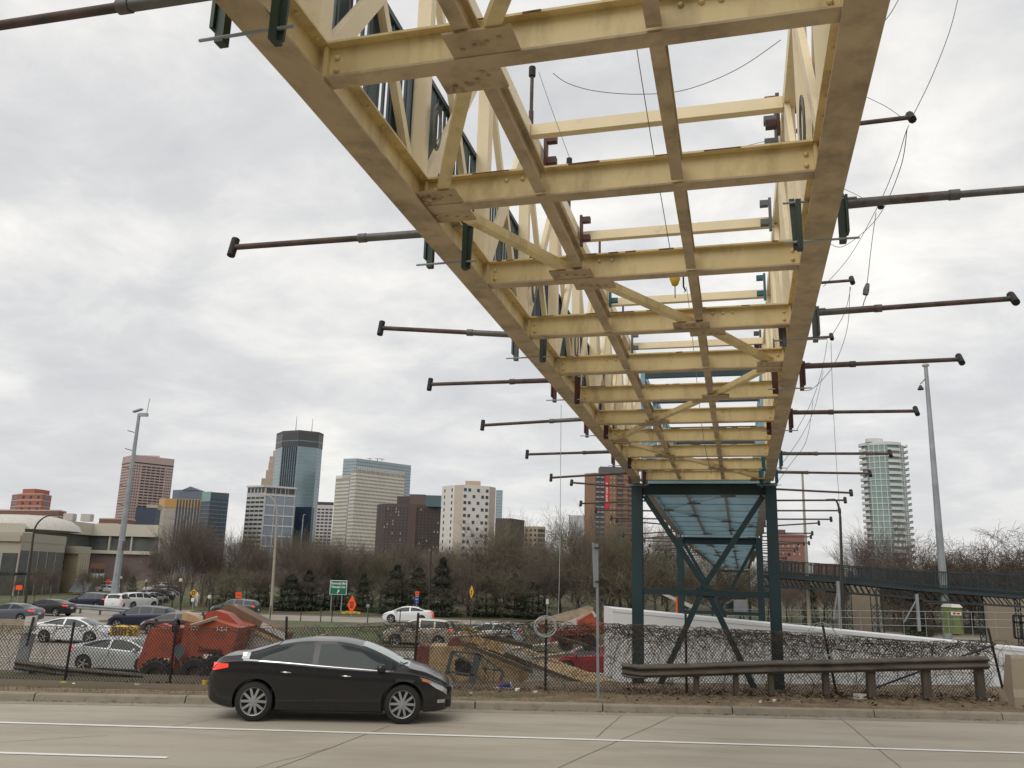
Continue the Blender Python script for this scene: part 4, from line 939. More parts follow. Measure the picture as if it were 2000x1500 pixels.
b = MB(); b.lathe([(.12, -.01), (.2, -.01), (.2, .01), (.12, .01)], (c.x, 94.96, c.z), 'y', 14, closed=True); b.build('symbol', M['darkmark'], r)
b = MB(); b.box((c.x, 94.97, c.z-.72), (.32, .03, .38)); b.build('plaque', M['signwhite'], r)
def marker(px, w_, y0, Ym, label, txt):
    s_ = Ym/1640.0; t = P(px, y0, Ym); r = empty('route_marker', (t.x, Ym, -1.6), label, 'road sign'); b = MB(); ww = w_*s_
    b.box((t.x, Ym, t.z-ww*.45), (ww, .04, ww*.9)); b.build('orange_panel', M['sigorange'], r)
    z = t.z-ww*.95
    for k, hh in enumerate((.55, .9, .55)):
        b = MB(); b.box((t.x, Ym+.002*k, z-ww*hh/2-.02), (ww*(.9 if k != 1 else 1.0), .04, ww*hh*.92)); b.build('blue_panel', M['sigblue'], r)
        text(('SOUTH', '35W', 'TO')[k] if txt else ('WEST', '94', 'TO')[k], 'lettering', ww*(.3 if k != 1 else .42), (t.x, Ym-.03, z-ww*hh/2), M['signwhite'], r, sx=.8, bold=.003); z -= ww*hh
    text('DETOUR', 'lettering', ww*.24, (t.x, Ym-.03, t.z-ww*.45), M['darkmark'], r, sx=.75, bold=.003)
    b = MB(); b.bar((t.x, Ym+.06, -1.6), (t.x, Ym+.06, t.z), .07, .07, (0, 1, 0)); b.build('post', M['galv'], r)
marker(466.5, 11, 1157, 84, 'orange over blue route marker stack behind the boom box', False)
marker(815, 7.5, 1155, 86, 'narrow orange over blue route marker stack above the white sedan', True)
def smallsign(px, y0, y1, wpx, Ym, m, label, base=-1.6, name='small_sign'):
    s_ = Ym/1640.0; a, c = P(px, y0, Ym), P(px, y1, Ym); r = empty(name, (a.x, Ym, base), label, 'sign'); b = MB(); b.box((a.x, Ym, (a.z+c.z)/2), (wpx*s_, .03, a.z-c.z)); b.build('plate', m, r)
    b = MB(); b.tube([(a.x, Ym+.04, base), (a.x, Ym+.04, a.z)], .03, 6); b.build('post', M['galv'], r); return r
smallsign(1069, 1170, 1180, 5, 60, M['pale'], 'tiny pale sign on a thin yellowish post above the wire coil')
smallsign(719, 1180, 1186, 6, 80, M['galv'], 'tiny grey sign plate on a post right of the orange diamond')
smallsign(846, 1200, 1208, 3.5, 70, M['sigorange'], 'small red marker behind the white sedan tail')
smallsign(38, 1143, 1152, 12, 78, M['sigorange'], 'small orange notice board in front of the shops at far left')
smallsign(212, 1132, 1138, 7, 130, M['tailoff'], 'small red sign beside the mast foot by the parking rows')
p = P(690, 1202, 88); b = MB()
for k in range(5): b.box((p.x-.6+.35*k, 86+.1*k, -1.0+.06*(k % 2)), (.4, .3, .18), rz=.4*k)
tag(b.build('sandbags', M['yel']), 'pale yellow sandbags lying at the foot of the orange sign', 'sandbags')
for px, py, Yd, lab in ((627, 1200, 70, 'thin brown stake with white tip left of the green sign'), (1322, 1186, 44, 'orange red delineator post beside the right pier column')):
    p = P(px, py, Yd); b = MB(); b.tube([(p.x, Yd, -1.6), (p.x, Yd, p.z+.5)], .05, 6); tag(b.build('marker_post', M['sigorange'] if px > 1000 else M['rust']), lab, 'post')
# ------------------------------------------------------------------ poles and lamps
def pole(name, pts, r0, r1, m, label, cat, extra=None):
    pass
def lamp(px0, py0, px1, py1, Yd, armdx, armpx, m, label, r=.09, base=-1.6, headm=None, name='street_lamp'):
    # curved arm lamp: foot pixel, bend pixel, arm tip pixel
    r_ = empty(name, (P(px0, py0, Yd).x, Yd, base), label, 'street lamp'); f = P(px0, py0, Yd); t = P(px1, py1, Yd); tip = P(*armpx, Yd)
    b = MB(); b.tube([V((f.x, Yd, base)), V((t.x, Yd, t.z))], [r, r*.65], 10); b.build('pole', m, r_, smooth=True, angle=40)
    pts = []; 
    for i in range(9):
        u = i/8; pts.append(V((t.x+(tip.x-t.x)*(1-math.cos(u*math.pi/2)), Yd, t.z+(tip.z-t.z)*math.sin(u*math.pi/2))))
    b = MB(); b.tube(pts, [r*.6]*5+[r*.5]*4, 8); b.build('arm', m, r_, smooth=True, angle=40)
    b = MB(); d = -1 if tip.x < t.x else 1; b.hexa([tip+V(q) for q in ((0, -.12, -.09), (d*.62, -.09, -.05), (d*.62, .09, -.05), (0, .12, -.09), (0, -.1, .07), (d*.6, -.07, .03), (d*.6, .07, .03), (0, .1, .07))]); b.build('lamp_head', headm or m, r_)
M['tanpole'] = mat('tan_weathered_pole', (.34, .31, .24), .6, var=.12)
lamp(529, 1200, 541, 1010, 91, 0, (520, 968), M['tanpole'], 'tan street lamp with curved arm standing left of the green sign', r=.16)
lamp(50, 1175, 66, 1040, 84, 0, (104, 1006), M['bronze'], 'dark bronze street lamp with curved arm in front of the left buildings', r=.14)
lamp(838, 1190, 842, 1075, 95, 0, (830, 1049), M['bronze'], 'black street lamp between the pines below the brown apartment block', r=.13)
lamp(1646, 1215, 1641, 1010, 58, 0, (1630, 976), M['bronze'], 'black curved street lamp right of the pier above the ramp', r=.13)
lamp(588, 1060, 592, 1012, 300, 0, (594, 1005), M['galv'], 'tiny far street lamp before the dark blue glass cube', r=.25)
# camera mast
cm = empty('camera_mast', gp(219, 1192, -1.6), 'tall grey camera mast in front of the pinkish brown tower', 'mast')
f = gp(219, 1192, -1.6); t = P(272, 808, f.y); b = MB(); b.tube([f, V((f.x, f.y, t.z))+V((t.x-f.x, 0, 0))*.0], .1, 4) if False else b.tube([f, V((f.x+(t.x-f.x)*.5, f.y, (f.z+t.z)/2)), t], [.42, .29, .17], 8); b.build('pole', M['galv'], cm)
b = MB(); b.box(t+V((-.2, 0, .35)), (1.0, .5, .15), M=Matrix.Rotation(rad(-20), 3, 'Y')); b.build('camera', M['galv'], cm)
b = MB(); b.box(t+V((.5, 0, -.1)), (.9, .3, .35)); b.build('bracket', M['galv'], cm)
b = MB(); a = t+V((.8, 0, 0)); b.tube([a, a+V((.12, 0, 1.7))], .04, 5); b.build('antenna', M['galv'], cm)
for k in range(6):
    c = f.lerp(t, .90-.095*k); b = MB(); b.bar(c+V((-.25, 0, 0)), c+V((-1.0, 0, .18)), .08, .08); b.build('camera_arm', M['rust'], cm)
for px in (231, 242):
    c = P(px, 1065, f.y-.1); b = MB(); b.box(c, (.3, .3, .9)); b.build('equipment_box', M['rust'], cm)
# tall right mast
rmst = empty('light_mast', gp(1850, 1232, -2.2), 'tall grey tapered mast with a dome camera at the right', 'mast')
f = P(1850, 1235, 58); t = P(1808, 716, 58); b = MB(); b.tube([V((f.x, 58, -2.2)), V((t.x, 58, t.z))], [.30, .13], 12); b.build('pole', M['galv'], rmst, smooth=True, angle=40)
b = MB(); b.lathe([(.001, .18), (.16, .15), (.26, .0), (.22, -.08), (.12, -.14), (.001, -.2)], t+V((0, 0, .1)), 'z', 14); b.build('camera_dome', M['pale'], rmst, smooth=True)
c = P(1798, 757, 58); b = MB(); b.bar(P(1807, 740, 58), c+V((0, 0, .25)), .05, .05); b.lathe([(.001, .2), (.08, .15), (.22, -.12), (.2, -.16), (.001, -.1)], c, 'z', 12); b.build('lamp', M['bronze'], rmst)
# antenna pole seen through the arms, wood pole
for (a, c, Yd, r_, m, lab, nm) in (((1580, 1200), (1567, 925), 62, .16, M['tanpole'], 'weathered utility pole behind the outrigger pipes right of the pier', 'utility_pole'),):
    p, q = P(*a, Yd), P(*c, Yd); b = MB(); b.tube([V((p.x, Yd, -1.6)), q], [r_, r_*.5], 8); tag(b.build(nm, m, smooth=True, angle=40), lab, 'pole')
for (a, c, Yd, lab) in (((352, 1200), (353, 1135), 92, 'black lamp post on the grass by the mast'), ((283, 1178), (286, 1136), 120, 'black twin lamp post at the parking rows'), ((236, 1175), (236, 1130), 110, 'black lamp post just right of the mast foot'), ((408, 1202), (409, 1168), 86, 'thin dark post near the path and the walkers')):
    p, q = P(*a, Yd), P(*c, Yd); b = MB(); b.tube([V((p.x, Yd, -1.6)), q], .08, 6); o = b.build('lamp_post', M['bronze']); tag(o, lab, 'lamp post')
    b = MB(); b.lathe([(.001, .3), (.16, .25), (.2, 0), (.1, -.1), (.001, -.1)], q, 'z', 8); b.build('globe', M['pale'], o)
# ------------------------------------------------------------------ cables
def cable(pts, Yd, r, label, n=8, m=None):
    ps = [P(x, y, Yd if not isinstance(Yd, (list, tuple)) else Yd[i]) for i, (x, y) in enumerate(pts)]; out = []
    for i in range(len(ps)-1):
        p0 = ps[max(i-1, 0)]; p1 = ps[i]; p2 = ps[i+1]; p3 = ps[min(i+2, len(ps)-1)]
        for k in range(n):
            t = k/n; out.append(.5*((2*p1)+(p2-p0)*t+(2*p0-5*p1+4*p2-p3)*t*t+(3*p1-p0-3*p2+p3)*t**3))
    out.append(ps[-1]); b = MB(); b.tube(out, r, 4); o = b.build('cable', m or M['wire']); return tag(o, label, 'cable', 'steel cables around the bridge')
cable([(1080, 143), (1110, 163), (1165, 178), (1250, 184), (1340, 175), (1440, 135), (1525, 78)], 10.6, .006, 'cable sagging across between the two mast tops near the top of the picture')
cable([(1052, 140), (1078, 215), (1113, 310)], 10.8, .004, 'thin cable from the nearest left mast down to the next mast')
cable([(1232, 0), (1243, 90), (1262, 210), (1280, 320), (1311, 500)], [9, 9.5, 10, 11, 12], .006, 'straight crane line hanging through the middle bays')
cable([(1340, 560), (1346, 600), (1372, 840), (1390, 925)], 17, .006, 'crane line falling in the far middle bays')
cable([(1122, 322), (1180, 330), (1260, 340), (1400, 300), (1510, 272)], 12.7, .005, 'cable sagging from the second left mast under the beam')
cable([(1875, -20), (1855, 60), (1820, 150), (1785, 222)], 10.5, .006, 'cable coming down from the top right to the nearest right tip')
cable([(1765, -20), (1740, 25), (1712, 60)], 10, .006, 'short cable at the top right beside the chord')
cable([(1685, 186), (1730, 208), (1762, 230)], 10.5, .005, 'short slack cable beside the right chord at the top')
cable([(1775, 245), (1768, 262), (1750, 320), (1716, 400), (1660, 500), (1608, 560)], [10.5, 10.5, 11, 12, 14, 15], .006, 'long cable dropping from the nearest right tip in a slant')
cable([(1772, 250), (1758, 330), (1714, 425), (1650, 480), (1620, 476)], [10.5, 11, 12.5, 13.5, 14], .006, 'slack cable looping back under the thick right pipe')
cable([(1711, 415), (1702, 480), (1693, 560)], 12.6, .006, 'cable holding the small dangling hook at right')
cable([(1642, 366), (1680, 384), (1706, 400)], 12.6, .005, 'short slack cable left of the thick right pipe')
cable([(1662, 560), (1650, 610), (1625, 655)], 16, .006, 'cable between the fourth and fifth right tips')
cable([(1660, 560), (1655, 640), (1630, 710), (1590, 757), (1565, 763)], 16.5, .006, 'wide slack cable curve at the right of the chord')
cable([(1623, 668), (1626, 760), (1632, 880), (1640, 1010), (1642, 1230)], [19, 20, 21, 22, 22.3], .005, 'long plumb line falling to the fence at right')
cable([(1616, 665), (1605, 725), (1585, 785), (1556, 840)], 19.5, .006, 'cable from the grey right tip down to the next tips')
cable([(1588, 782), (1575, 860), (1545, 905), (1512, 950)], 24, .007, 'slack cable near the teal clamps')
cable([(1608, 724), (1590, 800), (1560, 860), (1520, 915)], 22, .006, 'second slack cable near the teal clamps')
cable([(1096, 790), (1095, 900), (1094, 1050), (1091, 1190), (1089, 1208)], 20.5, .007, 'pale plumb line hanging in front of the trees left of the sign post', m=M['coil'])
# dangling hook and block
hk = empty('crane_hook', P(1692, 575, 12.6), 'small dangling shackle and hook right of the bridge', 'hook'); c = P(1692, 566, 12.6)
b = MB(); b.tube([c+V((.03, 0, .1)), c, c+V((-.02, 0, -.08))], [.03, .05, .045], 8); b.tube([c+V((.0, 0, -.08)), c+V((-.05, 0, -.2)), c+V((-.09, 0, -.33))], .008, 5); b.build('block', M['steelgrey'], hk)
hk = empty('crane_hook', P(1318, 545, 16), 'yellow hook block hanging in the open bay', 'hook'); c = P(1318, 545, 16)
b = MB(); b.lathe([(.001, .16), (.08, .13), (.11, 0), (.06, -.13), (.001, -.16)], c, 'z', 10); b.build('block', M['yel'], hk, smooth=True)
b = MB(); b.tube([c-V((0, 0, .15)), c-V((0, 0, .4))], .012, 5); b.build('hook_shank', M['wire'], hk)
hk = empty('crane_hook', P(1335, 565, 16), 'black chain hook hanging beside the yellow block', 'hook'); c = P(1335, 560, 16)
b = MB(); b.tube([c+V((0, 0, .25)), c, c+V((.04, 0, -.08)), c+V((0, 0, -.14)), c+V((-.05, 0, -.08))], .018, 6); b.build('hook', M['black'], hk)
# coils of cable tied to the trusses
for s_, sd, zc_, R_, lab, e in ((6.95, -1, 7.05, .10, 'coil of grey cable hung on the left truss near the second beam', 2.0), (11.05, -1, 6.92, .13, 'coil of grey cable hung on the left truss behind the third beam', 2.0), (14.3, -1, 6.93, .15, 'far coil of cable on the left truss', 1.9), (7.8, 1, 7.10, .22, 'bundle of grey cable tied to the right truss', 1.3), (15.6, 1, 6.9, .2, 'far bundle of grey cable on the right truss', 1.4)):
    coil('wire_coil', bp(s_, sd*1.71, zc_), R_, 7, .008, lab, M['wire'], e, seed=int(s_*10), ax2=BD)

# ================================================================== TREES
def tree_mesh(seed, H, spread=.5, trunk=.22, th=.22, upw=.3, kids=(5, 4, 4, 3, 4), wig=.16, tw=.0135, ratio=.72, l1=.40):
    """broad winter tree: trunk, limbs, branches, twigs, every level evenly spread over its parent"""
    rnd = random.Random(seed); T = MB(); C = MB()
    q = []
    p = V((0, 0, 0)); d = V((rnd.gauss(0, .04), rnd.gauss(0, .04), 1)).normalized(); pts = [p]; rs = [trunk]
    for i in range(5): d = (d+V((rnd.gauss(0, .05), rnd.gauss(0, .05), 0))).normalized(); p = p+d*H*th*1.9/5; pts.append(p); rs.append(trunk*(1-.13*(i+1)))
    T.tube(pts, rs, 8, cap=False)
    def kidsof(pts, rs, dd, L_, lv):
        k = kids[min(lv, len(kids)-1)]; n = len(pts)-1; a0 = rnd.uniform(0, 6.28)
        for j in range(k):
            t = (.50+.5*(j+rnd.random()*.6)/k) if lv == 0 else (.22+.78*(j+rnd.random()*.8)/k)
            t = min(.999, t); ix = int(t*n); c = pts[ix].lerp(pts[ix+1], t*n-ix); a = a0+j*2.4+rnd.uniform(-.3, .3)
            x = dd.cross(V((.3, .2, 1)) if abs(dd.z) < .9 else V((1, 0, 0))).normalized(); y = dd.cross(x)
            sp = spread*rnd.uniform(.75, 1.25)
            nd = (dd*(1-sp*.55)+(x*math.cos(a)+y*math.sin(a))*sp+V((0, 0, upw*.35))).normalized()
            q.append((c, nd, L_*rnd.uniform(.8, 1.15), max(tw, rs[ix]*rnd.uniform(.42, .6)), lv+1))
        q.append((pts[-1], dd, L_, max(tw, rs[-1]*.9), lv+1))
    kidsof(pts, rs, d, H*l1, 0)
    while q:
        p, d, L_, r, lv = q.pop(); n = 5 if lv == 1 else 4 if lv < 4 else 3; pts = [p]; rs = [r]; dd = d
        for i in range(n):
            dd = (dd+V((rnd.gauss(0, wig), rnd.gauss(0, wig), rnd.gauss(0, wig)+upw*.10))).normalized(); p = p+dd*L_/n; pts.append(p); rs.append(max(tw*.6, r*(1-.5*(i+1)/n)))
        (T if lv == 1 else C).tube(pts, rs, 6 if lv == 1 else 4 if lv < 4 else 3, cap=False)
        if lv < len(kids): kidsof(pts, rs, dd, L_*ratio, lv)
    zm = max(v[2] for v in C.v); k = H/zm
    for B in (T, C): B.v = [(x*k, y*k, z*k) for x, y, z in B.v]
    return T, C
GRP = {'bare': 'bare deciduous trees across the freeway', 'oak': 'gnarled bare oaks at the right', 'pine': 'dark evergreens behind the far ramp'}
def make_tree(seed, kind, **kw):
    T, C = tree_mesh(seed, **kw); r = empty('tree', (0, 0, 0), 'bare tree', 'tree', GRP[kind])
    T.build('trunk', M['bark'], r, smooth=True); C.build('crown', M['twig'], r)
    return r
def make_pine(seed, H, Wd, dens=2600):
    rnd = random.Random(seed); r = empty('evergreen_tree', (0, 0, 0), 'pine', 'tree', GRP['pine']); T = MB(); T.tube([(0, 0, 0), (0, 0, H*.95)], [.16, .02], 6); C = MB()
    for i in range(dens):
        t = rnd.random()**1.35; z = H*(.06+.94*t); rm = Wd*(1-t)**.62*(.75+.25*math.sin(t*34+seed))+.05; a = rnd.uniform(0, 2*math.pi); q = rm*rnd.uniform(.25, 1.05)**.6
        c = V((q*math.cos(a), q*math.sin(a), z-.12*q)); o = V((math.cos(a), math.sin(a), rnd.uniform(-.35, .25))).normalized(); s_ = V((-math.sin(a), math.cos(a), rnd.uniform(-.3, .3))); L_ = rnd.uniform(.25, .5)*(1.1-t*.4); w_ = L_*.28
        C.add([c-o*L_*.4-s_*w_*.5, c+o*L_*.2-s_*w_, c+o*L_*.7+V((0, 0, -.05)), c+o*L_*.15+s_*w_], [(0, 1, 2, 3)])
    T.build('trunk', M['bark'], r); C.build('foliage', M['needle'], r); return r
bare = [make_tree(1, 'bare', H=11), make_tree(2, 'bare', H=12, spread=.38, upw=.55, l1=.42), make_tree(3, 'bare', H=10, spread=.62, wig=.2, trunk=.26), make_tree(7, 'bare', H=11, spread=.42, upw=.45, kids=(6, 4, 4, 3, 3), trunk=.2), make_tree(12, 'bare', H=10, spread=.56, wig=.2, kids=(5, 4, 4, 4, 3))]
oaks = [make_tree(21, 'oak', H=10, spread=.72, trunk=.34, upw=.12, wig=.34, tw=.018, kids=(6, 4, 4, 3, 3)), make_tree(22, 'oak', H=10, spread=.70, trunk=.34, upw=.18, wig=.38, tw=.018, kids=(6, 4, 4, 3, 3))]
pines = [make_pine(5, 8, 4.2, 5200), make_pine(6, 9, 3.6, 5000), make_pine(9, 7, 4.6, 5600)]
used = set()
def put(src, px, ytop, Yd, label, rz=None, m=None, H0=None, sx=1.0, zbase=-1.6, mcr='crown'):
    global used
    o = src if src.name not in used else copy_tree(src); used.add(src.name)
    H0 = H0 or max(v.co.z for ch in KIDS[src.name] for v in ch.data.vertices) if 'H0' not in src else src['H0']
    src['H0'] = H0
    zt = at(px, ytop, Yd).z; k = (zt-zbase)/H0; x = at(px, 1180, Yd).x
    o.location = (x, Yd, zbase); o.scale = (k*sx, k*sx, k); o.rotation_euler = (0, 0, rz if rz is not None else random.uniform(0, 6.28)); o['label'] = label
    if m:
        for ch in KIDS[o.name]:
            if ch.name.split('.')[0] == mcr: ch.material_slots[0].link = 'OBJECT'; ch.material_slots[0].material = m
    return o
random.seed(31)
TL = [(20, 1120, 100, 'bare tree before the glazed building at the left edge', 0), (95, 1095, 104, 'thin bare tree between the lamp and the tan building', 1), (160, 1110, 112, 'slender bare tree before the tan building with pilasters', 3), (240, 1080, 112, 'bare tree just right of the camera mast', 1),
 (300, 1060, 118, 'bare tree before the dark blue glass block', 3), (352, 972, 108, 'tall upright bare tree rising before the gold topped building', 1), (392, 1020, 112, 'tall bare tree right of the gold topped building', 0), (438, 1035, 110, 'wide bare tree between the teal tower and the lamp', 2), (480, 1028, 114, 'bare tree at the left foot of the white gridded block', 3), (520, 1040, 118, 'greenish budding tree before the white gridded block', 1),
 (565, 1022, 116, 'greenish budding tree below the glass skyscraper', 4), (610, 1045, 112, 'greenish budding tree below the dark blue cube', 2), (655, 1065, 108, 'bare tree below the white striped tower', 0), (700, 1060, 118, 'bare tree before the white striped tower base', 3), (742, 1068, 110, 'bare tree left of the black street lamp', 4), (800, 1075, 116, 'bare tree below the brown apartment block', 0),
 (868, 1085, 108, 'bare tree before the foot of the white apartment tower', 3), (915, 1058, 100, 'spreading bare tree before the white apartment tower', 2), (968, 1012, 102, 'tall dense bare tree right of the white apartment tower', 4), (1010, 1030, 106, 'dense bare tree before the cream apartment block', 0), (1052, 1060, 112, 'bare tree left of the hanging plumb line', 3), (1095, 1022, 100, 'tall bare tree behind the plumb line', 2),
 (1128, 1012, 94, 'tall bare tree just left of the sign post', 4), (1172, 998, 90, 'tall bare tree behind the road sign back', 0), (1215, 1002, 96, 'tall bare tree left of the pier column', 2), (1258, 1020, 88, 'bare tree seen between the pier legs, left side', 4), (1302, 1035, 94, 'bare tree seen through the pier below the blue span', 3), (1350, 1080, 90, 'bare tree seen through the middle of the pier', 0), (1408, 1100, 96, 'bare tree behind the second pier', 2), (1452, 1105, 92, 'bare tree seen by the right leg of the second pier', 4)]
TL += [(325, 1050, 116, 'bare tree between the mast and the tall upright tree', 3), (372, 1000, 104, 'tall bare tree rising in front of the gold crown', 3), (415, 1030, 106, 'bare tree before the teal tower', 1), (456, 1030, 118, 'slender bare tree left of the white gridded block', 4), (500, 1035, 108, 'bare tree just left of the tan lamp', 1), (548, 1035, 106, 'bare tree just right of the tan lamp', 3), (590, 1040, 104, 'bare tree below the dark blue cube', 1), (632, 1055, 106, 'bare tree before the small white gridded block', 3), (180, 1120, 118, 'small bare tree by the brick shop', 4), (65, 1105, 96, 'small bare tree beside the bronze lamp', 3)]
TL = [(a_, b_-(30 if a_ > 850 else 18 if a_ > 600 else 8), c_, d_, e_) for a_, b_, c_, d_, e_ in TL]
for px, yt, Yd, lab, k in TL:
    put(bare[k], px, yt, Yd, lab, m=M['twig2'] if 'greenish' in lab else None, sx=1.0)
for i in range(26):   # second, farther row behind
    px = 10+i*58; put(bare[i % 5], px+random.uniform(-12, 12), 1060+random.uniform(-14, 16) if px > 420 else 1112+random.uniform(-12, 8), 140+random.uniform(-8, 14), 'bare tree in the hazy second row behind the nearer trees', sx=1.35)
for i in range(20):   # middle row
    px = 560+i*38; put(bare[(i*2+1) % 5], px+random.uniform(-10, 10), 1052+random.uniform(-14, 16), 124+random.uniform(-5, 7), 'bare brown tree in the middle row of the park trees', sx=1.25)
for i in range(22):   # low brushy trees filling the park edge
    px = 350+i*52+random.uniform(-14, 14); put(bare[(i*2) % 5], px, 1100+random.uniform(-14, 14), (104 if 590 < px < 740 else 98)+random.uniform(-2, 6), 'short bushy bare tree in the low row at the park edge', sx=1.6)
for px, yt, Yd, lab, k in [(1545, 1130, 84, 'bare tree right of the pier under the dark ramp', 3), (1690, 1000, 120, 'thin bare tree left of the curved tower foot', 1), (1745, 992, 118, 'bare tree before the curved tower', 0)]: put(bare[k], px, yt, Yd, lab)
for px, yt, Yd, lab, k in [(1800, 1045, 92, 'gnarled bare oak left of the tall right mast', 0), (1862, 1030, 88, 'gnarled bare oak just right of the tall mast', 1), (1925, 1035, 94, 'gnarled bare oak above the tan wall', 0), (1975, 1016, 86, 'big gnarled bare oak at the right edge', 1), (1895, 1060, 104, 'lower oak between the two big right oaks', 0), (1765, 1075, 100, 'smaller oak right of the curved tower foot', 1), (2030, 1020, 92, 'gnarled oak crown cut by the right edge', 0)]:
    put(oaks[k], px, yt, Yd, lab, m=M['oaktwig'], sx=1.15)
for i in range(16): put(bare[(i*3) % 5], 1500+i*36, 1085+random.uniform(-12, 18), 104+random.uniform(-6, 10), 'bare tree in the brown row behind the dark ramp', sx=1.5)
for px, yt, Yd, lab, k in [(566, 1120, 99, 'dark evergreen behind the tan lamp pole', 2), (600, 1112, 101, 'dark evergreen left of the green sign', 0), (655, 1115, 104, 'dark evergreen just behind the green sign', 2), (708, 1118, 101, 'dark evergreen right of the orange diamond', 1), (772, 1102, 99, 'broad dark pine behind the white sedan', 0), (815, 1108, 102, 'dark pine behind the route marker', 2), (862, 1088, 97, 'tallest dark evergreen right of the black street lamp', 1), (950, 1125, 98, 'dark evergreen behind the narrow yellow sign', 2), (1005, 1118, 99, 'broad dark spruce left of the plumb line', 0), (1040, 1135, 97, 'low dark spruce next to the tiny pale sign', 2), (255, 1125, 126, 'dark evergreen behind the parking rows', 1), (440, 1128, 104, 'dark evergreen behind the boxy four wheel drive', 0), (505, 1118, 106, 'dark evergreen left of the tan lamp', 2), (1585, 1143, 82, 'small dark fir beside the utility pole', 1), (1685, 1155, 80, 'small dark fir under the dark ramp', 1), (1790, 1150, 84, 'small dark fir left of the tall right mast', 1)]:
    put(pines[k], px, yt, Yd, lab, sx=1.0 if px < 1500 else .8, mcr='foliage')
# low undergrowth
rnd = random.Random(3); b = MB()
for i in range(9000):
    x = rnd.uniform(-75, 95); y = rnd.uniform(96, 118); z = -1.5+abs(rnd.gauss(0, .55)); a = rnd.uniform(0, 6.28); L_ = rnd.uniform(.15, .4); d = V((math.cos(a), math.sin(a), rnd.uniform(-.2, 1))).normalized()
    if x < -38: continue
    s_ = V((-math.sin(a), math.cos(a), 0)); c = V((x, y, z)); b.add([c-s_*.05, c+s_*.05, c+d*L_+s_*.02], [(0, 1, 2)])
tag(b.build('undergrowth', M['leafbud'], keep=True), 'low greenish undergrowth at the foot of the park trees', 'undergrowth', kind='stuff')

# ================================================================== BUILDINGS
def bmat(n, c, **k): 
    k.setdefault('var', .08); k.setdefault('scale', .05); return mat(n, c, k.pop('rough', .7), **k)
M['winglass'] = bmat('dark_window_glass', (.045, .05, .06), rough=.2, var=.4, scale=.3)
class Bld:
    def __init__(s, name, label, corners, depth, z0=-2, z1=None, mats=None, zpx=None, cat='building'):
        # corners: (px, py, Y or None) along the visible roof line, left to right
        x, y, Yd = corners[0] if corners[0][2] else [c for c in corners if c[2]][0]
        s.z1 = z1 or at(x, y, Yd).z; s.z0 = z0; s.pts = []
        for (x, y, Yd) in corners:
            if Yd is None: d = ray(x, y); Yd = (s.z1-EYE)/d.z
            p = at(x, y, Yd); s.pts.append(V((p.x, p.y, 0)))
        s.root = empty(name, V((s.pts[0].x, s.pts[0].y, z0)), label, cat)
        a, c = s.pts[0], s.pts[-1]; n = V((-(c-a).y, (c-a).x, 0)).normalized(); n = n if n.y > 0 else -n
        kc = 1+depth/c.length; ka = 1+depth/a.length; inw = (a-c).normalized()*depth*.06; s.back = [c*kc+inw, a*ka-inw]; s.m = mats
        b = MB(); b.prism([(p.x, p.y) for p in s.pts+s.back], z0, s.z1); b.build('wall', mats, s.root)
    def face(s, i): return s.pts[i], s.pts[i+1]
    def quad(s, b, i, u0, u1, z0, z1, out=.25, th=None):
        p, q = s.face(i); d = (q-p); n = V((d.y, -d.x, 0)).normalized(); n = n if n.y < 0 else -n
        L_ = d.length; d.normalize(); A = p+d*(u0*L_); B_ = p+d*(u1*L_); o = n*out; k = -n*.05
        b.hexa([A+o+V((0, 0, z0)), B_+o+V((0, 0, z0)), B_+k+V((0, 0, z0)), A+k+V((0, 0, z0)), A+o+V((0, 0, z1)), B_+o+V((0, 0, z1)), B_+k+V((0, 0, z1)), A+k+V((0, 0, z1))])
    def grid(s, i, rows, cols, m, fw_=.6, fh=.55, u=(0, 1), z=(None, None), out=.12, name='window_band', skip=None, perfloor=True):
        z0 = z[0] if z[0] is not None else s.z0; z1 = z[1] if z[1] is not None else s.z1; dz = (z1-z0)/rows; du = (u[1]-u[0])/cols
        if cols*rows <= 100: name = 'window'
        for r in range(rows):
            b = MB()
            for c in range(cols):
                if skip and skip(r, c): continue
                if cols*rows <= 100:
                    w1 = MB(); uc = u[0]+(c+.5)*du; s.quad(w1, i, uc-du*fw_/2, uc+du*fw_/2, z0+(r+.5-fh/2)*dz, z0+(r+.5+fh/2)*dz, out); w1.build(name, m, s.root); continue
                uc = u[0]+(c+.5)*du; s.quad(b, i, uc-du*fw_/2, uc+du*fw_/2, z0+(r+.5-fh/2)*dz, z0+(r+.5+fh/2)*dz, out)
            if b.v: b.build(name, m, s.root)
    def band(s, i, z0, z1, m, out=.3, u=(0, 1), name='band'):
        b = MB(); s.quad(b, i, u[0], u[1], z0, z1, out); b.build(name, m, s.root)
    def bandall(s, z0, z1, m, out=.3, name='band'):
        b = MB()
        for i in range(len(s.pts)-1): s.quad(b, i, 0, 1, z0, z1, out+.003*i)
        b.build(name, m, s.root)
    def fins(s, i, n, m, w_=.15, u=(0, 1), z=(None, None), out=.5, name='fins'):
        z0 = z[0] if z[0] is not None else s.z0; z1 = z[1] if z[1] is not None else s.z1; b = MB(); du = (u[1]-u[0])/n
        for c in range(n): uc = u[0]+(c+.5)*du; s.quad(b, i, uc-du*w_/2, uc+du*w_/2, z0, z1, out)
        b.build(name, m, s.root)
def zpx(px, py, Yd): return at(px, py, Yd).z
pk = bmat('pinkish_granite', (.46, .345, .315)); pkd = bmat('pinkish_brown_windows', (.03, .022, .025), rough=.4)
B = Bld('tower', 'tall pinkish brown office tower with rows of dark windows behind the mast', [(240, 893, 1000), (262, 888, None), (341, 897, None)], 45, mats=pk)
